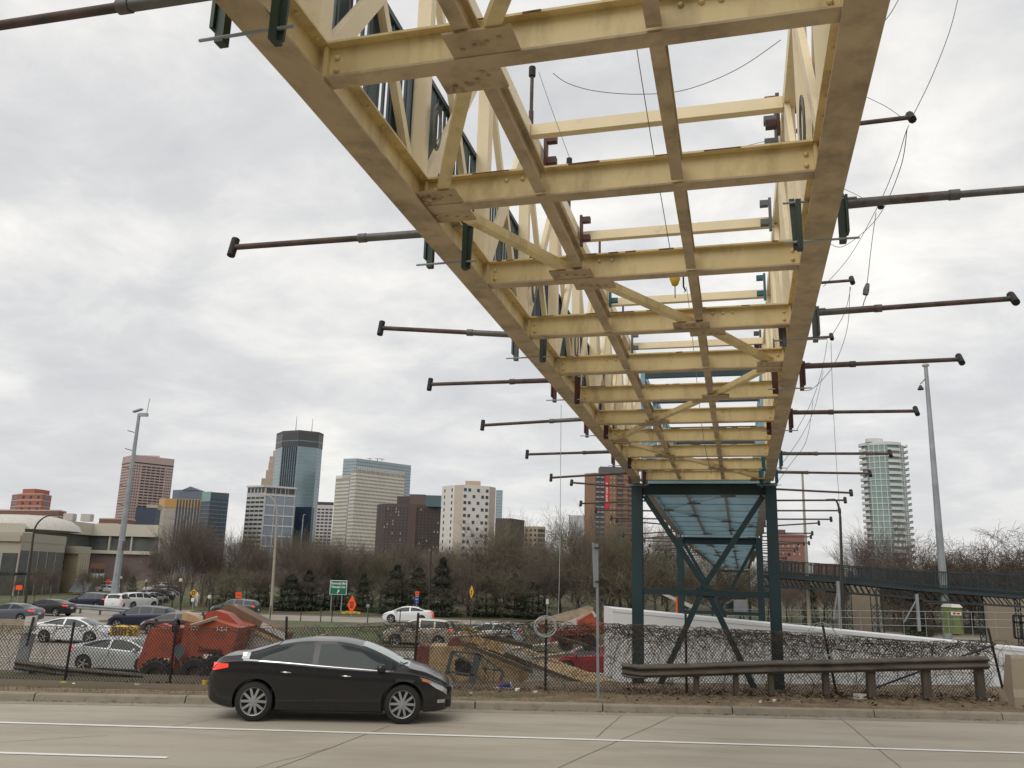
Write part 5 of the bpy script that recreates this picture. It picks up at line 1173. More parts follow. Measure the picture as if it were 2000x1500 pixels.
z1 = B.z1; B.bandall(z1-9.5, z1-8, pkd, .15, 'louvre_band'); B.grid(1, 37, 5, pkd, .84, .48, u=(.22, .80), z=(-2, z1-11)); B.grid(1, 37, 3, pkd, .5, .42, u=(.03, .2), z=(-2, z1-11)); B.grid(1, 37, 4, pkd, .5, .42, u=(.82, .99), z=(-2, z1-11)); B.grid(0, 37, 1, bmat('shaded_mullions', (.2, .14, .13)), .95, .4, z=(-2, z1-11))  # last grid: mid brown bands on the narrow left face
B2 = Bld('tower', 'x', [(262+14, 887.5, 1005), (312, 892, 1004)], 30, z0=z1-1, z1=z1+3.6, mats=pk); 
for ch in KIDS[B2.root.name]: ch.name = 'penthouse'; ch.parent = B.root; ch.location = B2.root.location-B.root.location; KIDS[B.root.name].append(ch)
bpy.data.objects.remove(B2.root)
# IDS-like glass tower
gl = bmat('pale_blue_mirror_glass', (.20, .28, .30), rough=.18, var=.25, scale=.02, spec=1.0, metal=.3); gd = bmat('dark_crown_band', (.06, .06, .065), rough=.4); fin = bmat('dark_glass_fins', (.02, .028, .04), rough=.3); frm = bmat('pale_mullions', (.30, .36, .38))
B = Bld('skyscraper', 'tallest pale blue glass skyscraper with dark crown and two antennas', [(541, 848, 1430), (553, 846, 1400), (585, 847, 1385), (622, 853, 1400), (631, 858, 1420)], 60, mats=gl)
z1 = B.z1; B.bandall(z1-26, z1+.5, gd, .5, 'crown_band'); B.bandall(z1-17, z1-16, gl, .7, 'crown_line')
B.fins(1, 7, fin, .5, u=(.04, .96), z=(-2, z1-26.2), out=.9); B.bandall(z1-3, z1+.8, bmat('crown_top', (.09, .085, .085)), .6, 'crown_top')
for k in range(38): B.bandall(z1-30-k*6.0, z1-30.35-k*6.0, frm, .2, 'floor_line') if k < 34 else None
for px, y0, y1 in ((577, 848, 812), (608, 853, 818)):
    p = at(px, y0, 1410); b = MB(); b.tube([p-V((0, 0, 4)), V((p.x, p.y, at(px, y1, 1410).z))], [.9, .35], 6); b.build('antenna', M['galv'], B.root)
cb = bmat('dark_blue_glass_cube', (.018, .035, .07), rough=.2)
B = Bld('office_block', 'small dark blue glass cube at the foot of the glass skyscraper', [(577, 990, 950), (609, 993, 945), (613, 1003, 960)], 25, mats=cb)
st = bmat('tan_stepped_stone', (.44, .36, .28)); std = bmat('tan_stone_shade', (.30, .24, .19))
for k, (xa, xb, yt) in enumerate(((534, 546, 880), (527, 546, 891), (525, 545, 903), (520, 545, 918), (511, 545, 934))):
    if k == 0:
        B = Bld('tower', 'tan stepped stone tower rising just left of the glass skyscraper', [(xa, yt, 1550), (xb, yt+1, 1548)], 30, mats=st); BR = B
    else:
        p0, p1 = at(xa, yt, 1540-5*k), at(xb, yt, 1540-5*k); b = MB(); b.prism([(p0.x, p0.y), (p1.x, p1.y), (p1.x, p1.y+20), (p0.x, p0.y+20)], -2, p0.z); b.build('setback', st, BR.root)
for k in range(12): z = BR.z1-8-k*9; 
wh = bmat('white_grid_frame', (.58, .57, .56)); gg = bmat('grey_reflective_glass', (.22, .26, .31), rough=.2, var=.2, scale=.03); wsid = bmat('white_precast', (.46, .45, .44))
B = Bld('office_block', 'white gridded office block with overhanging flat roof in front of the glass skyscraper', [(484, 950, 900), (519, 946, 890), (579, 951, 905)], 40, mats=wsid)
z1 = B.z1; B.bandall(z1-1.2, z1+.6, wh, 1.8, 'roof_slab'); B.band(1, -2, z1-8.5, gg, .3, u=(.02, .995), name='glass_face')
for k in range(7): z = z1-8.5-k*10.6; B.band(1, z-1.2, z, wh, .7, name='spandrel')
B.fins(1, 4, wh, .05, u=(-.13, 1.12), z=(-2, z1-1.2), out=.95, name='pier'); B.grid(1, 1, 4, M['winglass'], .86, .8, z=(z1-7.5, z1-1.4), out=.5); B.grid(0, 1, 5, M['winglass'], .6, .75, z=(z1-7.5, z1-1.4), out=.3)
B.grid(0, 18, 4, M['winglass'], .8, .42, z=(-2, z1-10), out=.3)
hw = bmat('white_hotel_precast', (.56, .53, .51))
B = Bld('office_block', 'small white gridded block between the skyscraper and the striped tower', [(620, 986, 1250), (651, 990, 1250)], 30, mats=hw); z1 = B.z1; B.grid(0, 20, 4, M['winglass'], .72, .5, z=(-2, z1-4), out=.3); B.bandall(z1-.3, z1+4.5, M['winglass'], -1, 'roof_plant')
sw = bmat('cream_white_spandrel', (.60, .575, .50)); sg = bmat('beige_window_band', (.20, .18, .14), rough=.4)
B = Bld('tower', 'white horizontally striped office tower with a crenellated top', [(656, 935, 1020), (683, 932, 1005)], 40, mats=sg); z1 = B.z1
n = 26; 
for k in range(n): z = z1-4-k*(z1+2-4)/n; B.band(0, z-2.2, z, sw, .35, name='spandrel')
B.fins(0, 14, sw, .35, out=.25); B.fins(0, 14, sw, .5, out=.3, z=(z1, z1+3.5), name='parapet_tooth'); R1 = B.root
B = Bld('tower', 'x', [(686, 918, 1002), (697, 916, 995), (790, 933, 1040)], 45, mats=sg); z1 = B.z1
n = 29
for k in range(n): z = z1-4-k*(z1+2-4)/n; B.bandall(z-2.3, z, sw, .35, 'spandrel')
B.fins(0, 6, sw, .35, out=.25); B.fins(1, 38, sw, .35, out=.25); B.fins(1, 28, sw, .5, out=.3, z=(z1, z1+4), name='parapet_tooth')
for ch in KIDS[B.root.name][:]: ch.parent = R1; ch.location = B.root.location-R1.location; KIDS[R1.name].append(ch)
bpy.data.objects.remove(B.root)
bg = bmat('light_blue_curtain_glass', (.33, .385, .42), rough=.2, var=.12, scale=.02); bl = bmat('blue_grey_lines', (.16, .24, .30))
B = Bld('tower', 'broad pale blue glass slab behind the white striped tower', [(671, 896, 1300), (697, 891, 1290), (803, 909, None)], 40, mats=bg); z1 = B.z1
for k in range(16): B.bandall(z1-5-k*5, z1-4.3-k*5, bl, .25, 'floor_line')
p = at(735, 894, 1310)
for dx in (-10, 2, 9): b = MB(); b.tube([V((p.x+dx, p.y, z1-1)), V((p.x+dx, p.y, z1+3))], .5, 5); b.bar((p.x+dx-4, p.y, z1+3), (p.x+dx+4, p.y, z1+2.6), .6, .6); b.build('window_cleaning_rig', M['bronze'], B.root)
br = bmat('dark_brown_brick', (.085, .064, .057)); brd = bmat('brown_apartment_windows', (.04, .036, .036), rough=.3); brw = bmat('pale_blinds', (.42, .38, .34))
B = Bld('apartment_block', 'dark brown stepped apartment block with many small windows', [(737, 985, 640), (752, 980, 632), (800, 978, 628), (862, 985, 640)], 30, mats=br); z1 = B.z1
B.grid(1, 24, 7, brd, .62, .55, z=(-2, z1-2)); B.grid(2, 24, 9, brd, .62, .55, z=(-2, z1-2)); B.grid(0, 24, 2, brd, .5, .5, z=(-2, z1-2))
for (xa, xb, yt, m_) in ((776, 800, 969, br), (800, 831, 965, bmat('reddish_brick', (.125, .083, .07))), (831, 862, 967, bmat('teal_glass', (.07, .12, .14), rough=.2))):
    p0, p1 = at(xa, yt, 634), at(xb, yt, 634); b = MB(); b.prism([(p0.x, p0.y), (p1.x, p1.y), (p1.x, p1.y+14), (p0.x, p0.y+14)], z1-1, p0.z); b.build('upper_storey', m_, B.root)
rb2 = bmat('reddish_brick_pier', (.125, .083, .07)); B.band(2, -2, z1, rb2, .35, u=(.0, .22), name='brick_pier')
rnd = random.Random(9); b = MB()
for k in range(46): B.quad(b, rnd.choice((1, 2)), (u := rnd.choice(range(9))/9+.02), u+.03, (zq := -2+(z1)/24*rnd.randint(5, 23)), zq+1.3, .2)
b.build('blinds', brw, B.root)
wa = bmat('white_apartment_wall', (.66, .64, .60)); wb = bmat('beige_apartment_wall', (.50, .43, .36)); 
B = Bld('apartment_tower', 'white apartment tower with beige piers and scattered square windows', [(864, 950, 520), (880, 946, 512), (905, 946, 506), (956, 951, 512), (968, 953, 518)], 22, mats=wa); z1 = B.z1
B.band(1, -2, z1-.2, wb, .12, u=(.35, 1), name='beige_pier'); B.band(3, -2, z1-.2, wb, .12, name='beige_pier')
B.grid(0, 15, 1, M['winglass'], .25, .5, u=(.1, .6), z=(-2, z1-1)); B.grid(1, 15, 1, M['winglass'], .3, .5, u=(0, .3), z=(-2, z1-1))
B.grid(2, 15, 6, M['winglass'], .62, .48, z=(-2, z1-1), skip=lambda r, c: ((r+c) % 2 == 0 and c in (1, 2, 4)) or (r % 2 and c == 3))
p0, p1 = at(909, 939, 515), at(938, 939, 515); b = MB(); b.prism([(p0.x, p0.y), (p1.x, p1.y), (p1.x, p1.y+8), (p0.x, p0.y+8)], z1-1, p0.z); b.build('penthouse', bmat('tan_penthouse', (.45, .33, .24)), B.root)
B = Bld('tower', 'thin light blue glass slab just right of the white apartment tower', [(969, 957, 900), (982, 957, 900)], 20, mats=bg); B.grid(0, 30, 2, bl, .9, .12, z=(-2, B.z1))
B = Bld('apartment_block', 'low dark brown block half hidden by the dense bare tree', [(968, 1012, 420), (998, 1018, 418), (1024, 1032, 430)], 20, mats=br)
cr = bmat('cream_brick', (.44, .36, .25)); B = Bld('apartment_block', 'small cream apartment block with balconies right of the brown block', [(1024, 1028, 560), (1050, 1029, 556), (1065, 1031, 560)], 20, mats=cr); z1 = B.z1; B.grid(0, 12, 3, brd, .45, .5, z=(-2, z1-1)); B.grid(1, 12, 1, brd, .9, .6, z=(-2, z1-1))
B = Bld('office_block', 'pale distant block behind the trees left of the brown tower', [(1111, 1006, 1200), (1142, 1006, 1200)], 30, mats=bmat('pale_grey_wall', (.5, .5, .5)))
tb = bmat('tan_brown_brick', (.25, .145, .085)); tg = bmat('dark_grey_balconies', (.06, .062, .07)); 
B = Bld('apartment_tower', 'brown brick apartment tower with a red banner behind the pier', [(1142, 925, 470), (1163, 925, 465), (1250, 930, 470)], 22, mats=tb); z1 = B.z1
B.band(1, 10, z1-.5, tg, .2, u=(.0, .2), name='balcony_stack'); B.band(1, 10, z1-.5, tg, .2, u=(.47, .62), name='balcony_stack'); B.band(1, 10, z1-.5, tg, .2, u=(.72, 1), name='balcony_stack')
B.grid(1, 19, 2, bmat('balcony_rail', (.26, .27, .29)), .8, .35, u=(0, .2), z=(8, z1-1), out=.45); B.grid(1, 19, 4, bmat('brick_spandrel', (.23, .13, .08)), .92, .45, u=(.47, 1), z=(8, z1-1), out=.45); B.grid(1, 19, 2, brw, .3, .3, u=(.30, .46), z=(8, z1-1), out=.2)
B.band(1, z1-19.5, z1-2, bmat('red_banner', (.55, .035, .045)), .6, u=(.205, .30), name='banner')
text('N O W  L E A S I N G', 'lettering', 1.5, tuple(B.pts[1].lerp(B.pts[2], .252)+V((0, -1.0, z1-10.5))), M['signwhite'], B.root, ry=rad(90), sx=.75, bold=.05)
p0, p1 = at(1172, 911, 480), at(1232, 914, 480); b = MB(); b.prism([(p0.x, p0.y), (p1.x, p1.y), (p1.x, p1.y+9), (p0.x, p0.y+9)], z1-1, p0.z); b.build('roof_plant', bmat('dark_grey_roof', (.10, .10, .11)), B.root)
# gold and teal postmodern group
go = bmat('gold_glass', (.46, .27, .075), rough=.3); gr_ = bmat('grey_stone', (.36, .33, .29)); bt = bmat('slate_blue_glass', (.13, .155, .21), rough=.25); tl = bmat('teal_grey_glass', (.055, .085, .10), rough=.25)
B = Bld('office_block', 'grey stone office block with gold glass crown behind the tall bare tree', [(312, 975, 800), (325, 968, 790), (393, 972, 795)], 30, mats=gr_); z1 = B.z1; B.bandall(z1-8, z1+.3, go, .3, 'gold_crown'); B.fins(1, 8, bmat('dark_blue_stripes', (.05, .07, .11)), .5, u=(.3, 1), z=(-2, z1-.2), out=.5, name='glass_stripe')
B = Bld('tower', 'slate blue glass tower with a pointed gable roof', [(338, 957, 950), (352, 955, 945), (395, 957, 945)], 25, mats=bt); p0, p1, pm = at(356, 957, 944), at(390, 957, 944), at(372, 952, 944); b = MB(); b.add([(p0.x, 944, B.z1), (p1.x, 944, B.z1), (pm.x, 944, B.z1+4), (p0.x, 968, B.z1), (p1.x, 968, B.z1), (pm.x, 968, B.z1+4)], [(0, 1, 2), (3, 5, 4), (0, 2, 5, 3), (1, 4, 5, 2), (0, 3, 4, 1)]); b.build('gable_roof', bt, B.root)
B = Bld('tower', 'dark teal glass tower with notched corners left of the thin bare tree', [(394, 962, 860), (412, 966, 850), (448, 963, 860)], 25, mats=tl); z1 = B.z1; B.fins(1, 4, bmat('dark_teal_bay', (.035, .06, .075), rough=.2), .5, z=(-2, z1-6), out=.5, name='glass_bay'); B.band(0, z1-9, z1+.4, bmat('verdigris_roof', (.22, .36, .33)), .4, u=(.1, 1), name='copper_roof')
for k in range(14): B.bandall(z1-10-k*4, z1-9.2-k*4, bt, .6, 'floor_line')
B = Bld('office_block', 'dark blue glass office block right of the pinkish tower base', [(266, 990, 620), (306, 992, 625), (314, 999, 640)], 25, mats=bmat('navy_glass', (.045, .06, .10), rough=.25)); p0, p1 = at(287, 985, 628), at(308, 985, 628); b = MB(); b.prism([(p0.x, p0.y), (p1.x, p1.y), (p1.x, p1.y+9), (p0.x, p0.y+9)], B.z1-1, p0.z); b.build('roof_plant', cr, B.root)
# red brick hotel on the left
rb3 = bmat('red_brick', (.36, .13, .085)); pw = bmat('pale_pink_band', (.52, .38, .33)); 
B = Bld('apartment_tower', 'red brick stepped tower with pale bands near the left edge', [(24, 966, 420), (40, 962, 412), (84, 962, 408), (101, 970, 420)], 20, mats=rb3); z1 = B.z1
for k in range(7): B.bandall(z1-.5-k*2.9, z1-k*2.9, pw, .12, 'stone_band')
B.grid(1, 7, 3, M['winglass'], .3, .42, z=(z1-20.3, z1-.3)); B.grid(2, 7, 1, M['winglass'], .5, .5, z=(z1-20.3, z1-.3)); B.grid(0, 7, 1, M['winglass'], .6, .5, z=(z1-20.3, z1-.3))
p0, p1, p2 = at(45, 955, 415), at(68, 955, 412), at(84, 962, 416); b = MB(); b.prism([(p0.x, p0.y), (p1.x, p1.y), (p2.x, p2.y), (p2.x, p2.y+6), (p0.x, p0.y+6)], z1-1, p0.z); b.build('penthouse', rb3, B.root)
bb = bmat('brown_brick_plain', (.19, .10, .075))
for cor, lab in (([(-12, 995, 330), (115, 1001, 322), (129, 1006, 330)], 'long low brown brick building with pale stripes below the red tower'), ([(194, 1012, 360), (247, 1014, 356), (265, 1022, 366)], 'low brown striped building right of the mast below the pinkish tower')):
    B = Bld('low_building', lab, cor, 20, mats=bb); z1 = B.z1
    for k in range(6): B.bandall(z1-.45-k*2.1, z1-k*2.1+.05, pw, .12, 'stone_band')
# long cream roofed building
cm_ = bmat('cream_roof_band', (.52, .48, .40)); dg = bmat('dark_louvres', (.09, .10, .095), var=.3, scale=.4); pu = bmat('purplish_brick', (.17, .125, .115))
B = Bld('long_building', 'long low building with a cream roof band and dark ribbon glazing', [(70, 1013, 210), (180, 1025, None), (312, 1040, 232)], 25, z1=None, mats=pu); z1 = B.z1
B.bandall(z1-2.9, z1+.3, cm_, 1.2, 'roof_band'); B.bandall(z1-6.6, z1-2.95, dg, .3, 'ribbon_window'); B.bandall(z1-7.6, z1-6.7, cm_, .9, 'ledge')
for u_ in (.3, .62): 
    b = MB(); B.quad(b, 1, u_, u_+.02, z1-6.7, z1-2.8, .9); b.build('downpipe', cm_, B.root)
for px in (132, 166): p = at(px, 1015, 215); b = MB(); b.box((p.x, 216, z1+.9), (2.4, 2, 1.8)); b.build('roof_vent', M['pale'], B.root)
# near left glazed building, dome, tan building, shops
B = Bld('dome_roof_building', 'white domed roof behind the glazed building at the left edge', [(-40, 1020, 150), (50, 1026, 150)], 20, mats=cm_); c = (B.pts[0]+B.pts[1])/2; b = MB(); b.lathe([(9.5, 0), (9.0, 1.0), (7.5, 2.0), (5, 2.6), (.01, 2.9)], (c.x-1.5, 160, B.z1-.8), 'z', 28); b.build('dome', M['pale'], B.root, smooth=True)
lg = bmat('limestone', (.37, .33, .265)); gz_ = bmat('dark_shop_glass', (.05, .055, .05), var=.4, scale=.5, rough=.25)
B = Bld('shop_building', 'limestone building with tall dark glazing and sloping cornice at the left edge', [(-60, 1034, 118), (45, 1040, 116), (128, 1064, 128)], 18, z1=at(45, 1040, 116).z, mats=lg); z1 = B.z1
B.bandall(z1-1.2, z1-.4, lg, .35, 'cornice'); B.grid(0, 1, 3, gz_, .8, .95, z=(-1.6, z1-2.6)); B.grid(1, 1, 5, gz_, .86, .95, z=(-1.6, z1-2.2)); B.bandall(z1-5.6, z1-5.3, M['blackpost'], .25, 'transom')
B = Bld('tan_building', 'small tan building with pilasters and one dark window', [(122, 1069, 132), (156, 1066, 130), (178, 1072, 134)], 14, mats=bmat('tan_stucco', (.40, .335, .23))); z1 = B.z1; B.grid(0, 1, 1, gz_, .2, .7, u=(.0, .35), z=(z1-4, z1-1.4)); B.fins(1, 5, lg, .35, z=(-1.6, z1-1.2), out=.25, name='pilaster'); B.bandall(z1-.9, z1+.2, lg, .4, 'cornice')
B = Bld('shop', 'low brick shop with white and dark awnings beside the parking rows', [(178, 1100, 140), (206, 1100, 142)], 10, mats=bmat('shop_brick', (.26, .12, .08))); z1 = B.z1; B.grid(0, 2, 3, gz_, .7, .6, z=(-1.6, z1-.4))
b = MB()
for k in range(4): B.quad(b, 0, .05+.22*k, .15+.22*k, z1-2.4, z1-1.6, .9)
b.build('awning', M['signwhite'], B.root)
b = MB(); p = at(160, 1142, 125); b.hexa([(p.x-1.3, 124, p.z-1), (p.x+1.3, 124, p.z-1), (p.x+1.3, 126.5, p.z-1), (p.x-1.3, 126.5, p.z-1), (p.x-1.3, 126, p.z+.6), (p.x+1.3, 126, p.z+.6), (p.x+1.3, 126.5, p.z+.6), (p.x-1.3, 126.5, p.z+.6)]); tag(b.build('awning', M['steelgrey']), 'grey shop awning in front of the tan building', 'awning')
# curved condo tower on the right
gw = bmat('pale_green_glass', (.23, .31, .295), rough=.2, var=.2, scale=.06); ws_ = bmat('white_slab_edge', (.60, .61, .60)); gsh = bmat('deep_balcony', (.20, .22, .21))
Yt = 420; c0 = at(1740, 860, Yt); RX = (at(1779, 860, Yt).x-at(1697, 860, Yt).x)/2*.95; z1 = at(1735, 866, Yt).z
ct = empty('condo_tower', (c0.x, Yt+RX, -2), 'curved pale green and white condominium tower at the right', 'tower')
b = MB(); n = 48
pl = [(c0.x+RX*math.cos(2*math.pi*i/n), Yt+RX+RX*.8*math.sin(2*math.pi*i/n)) for i in range(n)]
b.prism(pl, -2, z1); b.build('glass_wall', gw, ct, smooth=False)
for k in range(27):
    z = z1-k*2.98; b = MB(); 
    q = [(c0.x+(RX+.25)*math.cos(2*math.pi*i/n), Yt+RX+(RX*.8+.25)*math.sin(2*math.pi*i/n)) for i in range(n)]; b.prism(q, z-.35, z); b.build('floor_slab', ws_, ct)
    for a0, a1, e in ((158, 205, 1.7), (262, 298, 1.2), (338, 372, 2.0)):
        b = MB(); aa = [rad(a0+(a1-a0)*i/8) for i in range(9)]
        inn = [(c0.x+(RX-.1)*math.cos(a), Yt+RX+(RX*.8-.1)*math.sin(a)) for a in aa]; ou = [(c0.x+(RX+e)*math.cos(a), Yt+RX+(RX*.8+e)*math.sin(a)) for a in aa]
        b.prism(ou+inn[::-1], z-.40, z-.05); b.prism([(c0.x+(RX+e)*math.cos(a), Yt+RX+(RX*.8+e)*math.sin(a)) for a in aa]+[(c0.x+(RX+e-.15)*math.cos(a), Yt+RX+(RX*.8+e-.15)*math.sin(a)) for a in aa[::-1]], z-.04, z+1.0); b.build('balcony', ws_, ct)
b = MB()
for a in range(150, 390, 15):
    if 262 < a < 298: continue
    ar = rad(a); b.box((c0.x+(RX+.12)*math.cos(ar), Yt+RX+(RX*.8+.12)*math.sin(ar), z1/2-1), (.3, .3, z1+1.5), rz=ar)
b.build('mullions', ws_, ct)
b = MB(); b.prism([(c0.x+(RX-1)*math.cos(2*math.pi*i/n), Yt+RX+(RX*.8-1)*math.sin(2*math.pi*i/n)) for i in range(n)], z1, z1+1.6); b.prism([(c0.x-5+(4.4)*math.cos(2*math.pi*i/20), Yt+RX-2+3*math.sin(2*math.pi*i/20)) for i in range(20)], z1+1.6, z1+3.4); b.build('crown', ws_, ct)
B = Bld('brick_building', 'reddish brick apartment building right of the pier behind the pipes', [(1512, 1042, 330), (1576, 1044, 330)], 20, mats=bmat('red_brown_brick', (.25, .125, .10))); z1 = B.z1; B.grid(0, 7, 6, brw, .22, .3, z=(-2, z1-3)); p0, p1 = at(1512, 1034, 335), at(1534, 1036, 335); b = MB(); b.prism([(p0.x, p0.y), (p1.x, p1.y), (p1.x, p1.y+9), (p0.x, p0.y+9)], z1-1, p0.z); b.build('penthouse', bmat('brown_penthouse', (.15, .08, .07)), B.root)
B = Bld('brick_building', 'long low brick roofline just above the dark ramp', [(1590, 1100, 300), (1648, 1101, 300)], 15, mats=rb3)
# ------------------------------------------------------------------ dark ramp, tan wall, railing, portable toilet
rp = empty('footbridge_ramp', (20, 58, -1.6), 'long dark teal ramp with picket railings sloping down to the right', 'ramp')
RT = [(1508, 1094, 62), (1640, 1104, 60), (1800, 1116, 58), (2040, 1124, 56)]; RB = [(1508, 1122, 62), (1640, 1132, 60), (1800, 1148, 58), (2040, 1166, 56)]
tt = [P(*q) for q in RT]; bb_ = [P(*q) for q in RB]
for dy in (0, 2.6):
    o_ = V((0, dy, 0)); b = MB()
    for i in range(3):
        b.bar(tt[i]+o_, tt[i+1]+o_, .07, .08); b.bar(bb_[i]+o_+V((0, 0, .22)), bb_[i+1]+o_+V((0, 0, .22)), .06, .08)
        n = 60
        for k in range(n): t = k/n; b.bar(bb_[i].lerp(bb_[i+1], t)+o_, tt[i].lerp(tt[i+1], t)+o_, (.022 if k % 7 else .09), .02, (0, 1, 0))
    b.build('railing', M['ramp'], rp)
    b = MB()
    for i in range(3):
        b.bar(bb_[i]+o_-V((0, 0, .12)), bb_[i+1]+o_-V((0, 0, .12)), .2, .22); b.bar(bb_[i]+o_-V((0, 0, .85)), bb_[i+1]+o_-V((0, 0, .7)), .12, .12)
        n = 14
        for k in range(n): p = bb_[i].lerp(bb_[i+1], k/n)+o_; q = bb_[i].lerp(bb_[i+1], (k+1)/n)+o_-V((0, 0, .75)); b.bar(p, q, .05, .07, (0, 1, 0))
    b.build('girder', M['ramp'], rp)
b = MB()
for i in range(3): b.bar(bb_[i]+V((0, 1.3, .08)), bb_[i+1]+V((0, 1.3, .08)), 2.4, .08)
b.build('deck', M['ramp'], rp)
for px in (1618, 1656, 1704, 1717, 1912, 1984):
    p = P(px, 1150, 58); b = MB()
    for dx in (-.18, .18):
        for dy in (0,): b.bar((p.x+dx, 58+dy, -2), (p.x+dx, 58+dy, p.z), .05, .05, (0, 1, 0))
    for k in range(9): z = -2+k*.42; b.bar((p.x-.18, 58, z), (p.x+.18, 58, z+.42), .03, .05, (0, 1, 0)); b.bar((p.x+.18, 58, z), (p.x-.18, 58, z+.42), .03, .05, (0, 1, 0))
    b.build('lattice_column', M['ramp'], rp)
tw = bmat('tan_sound_wall', (.27, .22, .16), scale=.4)
for xa, xb, yt, yb, lab in ((1660, 1714, 1136, 1215, 'brown panel wall between the lattice columns under the ramp'), (1922, 1982, 1163, 1228, 'tan concrete wall under the ramp at right, wider panel'), (1984, 2060, 1165, 1230, 'tan concrete wall panel cut by the right edge')):
    a, c = P(xa, yt, 66), P(xb, yt, 66); b = MB(); b.box(((a.x+c.x)/2, 66, (a.z-2.4)/2), (c.x-a.x, .4, a.z+2.4)); tag(b.build('sound_wall', tw), lab, 'wall')
rl = empty('railing', P(1700, 1230, 44), 'thin galvanised railing along the road behind the white trailer', 'railing')
ra = [P(1420, 1190, 50), P(1700, 1193, 46), P(2040, 1197, 42)]
b = MB()
for dz in (0, -.36, -.72):
    for i in range(2): b.tube([ra[i]+V((0, 0, dz)), ra[i+1]+V((0, 0, dz))], .013, 5)
b.build('rails', M['galv'], rl)
for i in range(16):
    t = i/15*2; k = min(1, int(t)); c = ra[k].lerp(ra[k+1], t-k); b = MB(); b.tube([c-V((0, 0, 1.3)), c], .016, 5); b.build('post', M['galv'], rl)
for (a, c, lab) in (((1636, 1135), (1628, 1210), 'grey steel prop leaning under the ramp left of the lattice column'), ((1790, 1160), (1766, 1215), 'grey braced steel prop under the ramp near the tall mast')):
    p, q = P(*a, 52), P(*c, 52); b = MB(); b.bar(V((p.x, 52, q.z-.5)), p, .16, .14, (0, 1, 0)); b.bar(q, p-V((0, 0, .3)), .06, .06, (0, 1, 0)); tag(b.build('steel_prop', M['galv']), lab, 'prop')
pt = empty('portable_toilet', P(1866, 1220, 48), 'lime green portable toilet with white roof beside the tall right mast', 'toilet'); M['lime'] = mat('lime_plastic', (.14, .18, .06), .5, var=.1); a, c = P(1850, 1186, 48), P(1882, 1224, 48)
w3 = (c.x-a.x)*.72; cx = (a.x+c.x)/2+.1; b = MB(); b.box((cx, 48.5, (a.z+c.z)/2-.2), (w3, 1.0, a.z-c.z+.4)); b.build('cabin', M['lime'], pt)
b = MB(); b.hexa([(cx-w3*.53, 47.9, a.z), (cx+w3*.53, 47.9, a.z), (cx+w3*.53, 49.1, a.z), (cx-w3*.53, 49.1, a.z), (cx-w3*.42, 48.1, a.z+.17), (cx+w3*.42, 48.1, a.z+.17), (cx+w3*.42, 48.9, a.z+.17), (cx-w3*.42, 48.9, a.z+.17)]); b.build('roof', M['pale'], pt)
b = MB(); b.box((cx-.05, 47.98, a.z-.32), (.55, .03, .2)); b.build('logo_plate', M['signwhite'], pt); b = MB(); b.box((cx-.17, 47.955, a.z-.32), (.16, .02, .1)); b.box((cx+.06, 47.955, a.z-.32), (.2, .02, .08)); b.build('logo', M['redtape'], pt)
for dx in (-.25, .22): b = MB(); b.box((cx+dx, 47.985, (a.z+c.z)/2-.25), (.03, .03, a.z-c.z-.1)); b.build('door_rib', M['steelgrey'], pt)
# black framed gate panel at the right edge
gf = empty('steel_gate', P(1990, 1245, 30), 'black framed steel panel at the right edge above the barrier', 'gate')
for a, c in (((1979, 1202), (1982, 1246)), ((1979, 1202), (2030, 1205)), ((1982, 1246), (2030, 1249)), ((1993, 1203), (1995, 1247)), ((1979, 1215), (2030, 1218))):
    b = MB(); b.bar(P(*a, 27), P(*c, 27), .06, .05, (0, 1, 0)); b.build('bar', M['blackpost'], gf)
# machine seen through the pier: boom lift and white pipe
bl_ = empty('boom_lift', (9, 52, -.5), 'small lift with a pale mesh basket seen between the pier legs', 'lift')
panel([(1434, 1172), (1460, 1172), (1460, 1196), (1434, 1196)], 50, .8).build('basket', M['galv'], bl_)
panel([(1421, 1180), (1436, 1170), (1436, 1194), (1424, 1192)], 50.2, .6).build('cab', M['trim'], bl_)
b = panel([(1290, 1160), (1300, 1159), (1355, 1182), (1350, 1188)], 46, .3); tag(b.build('slanting_boom', M['pale']), 'pale slanting arm behind the left pier leg', 'arm')
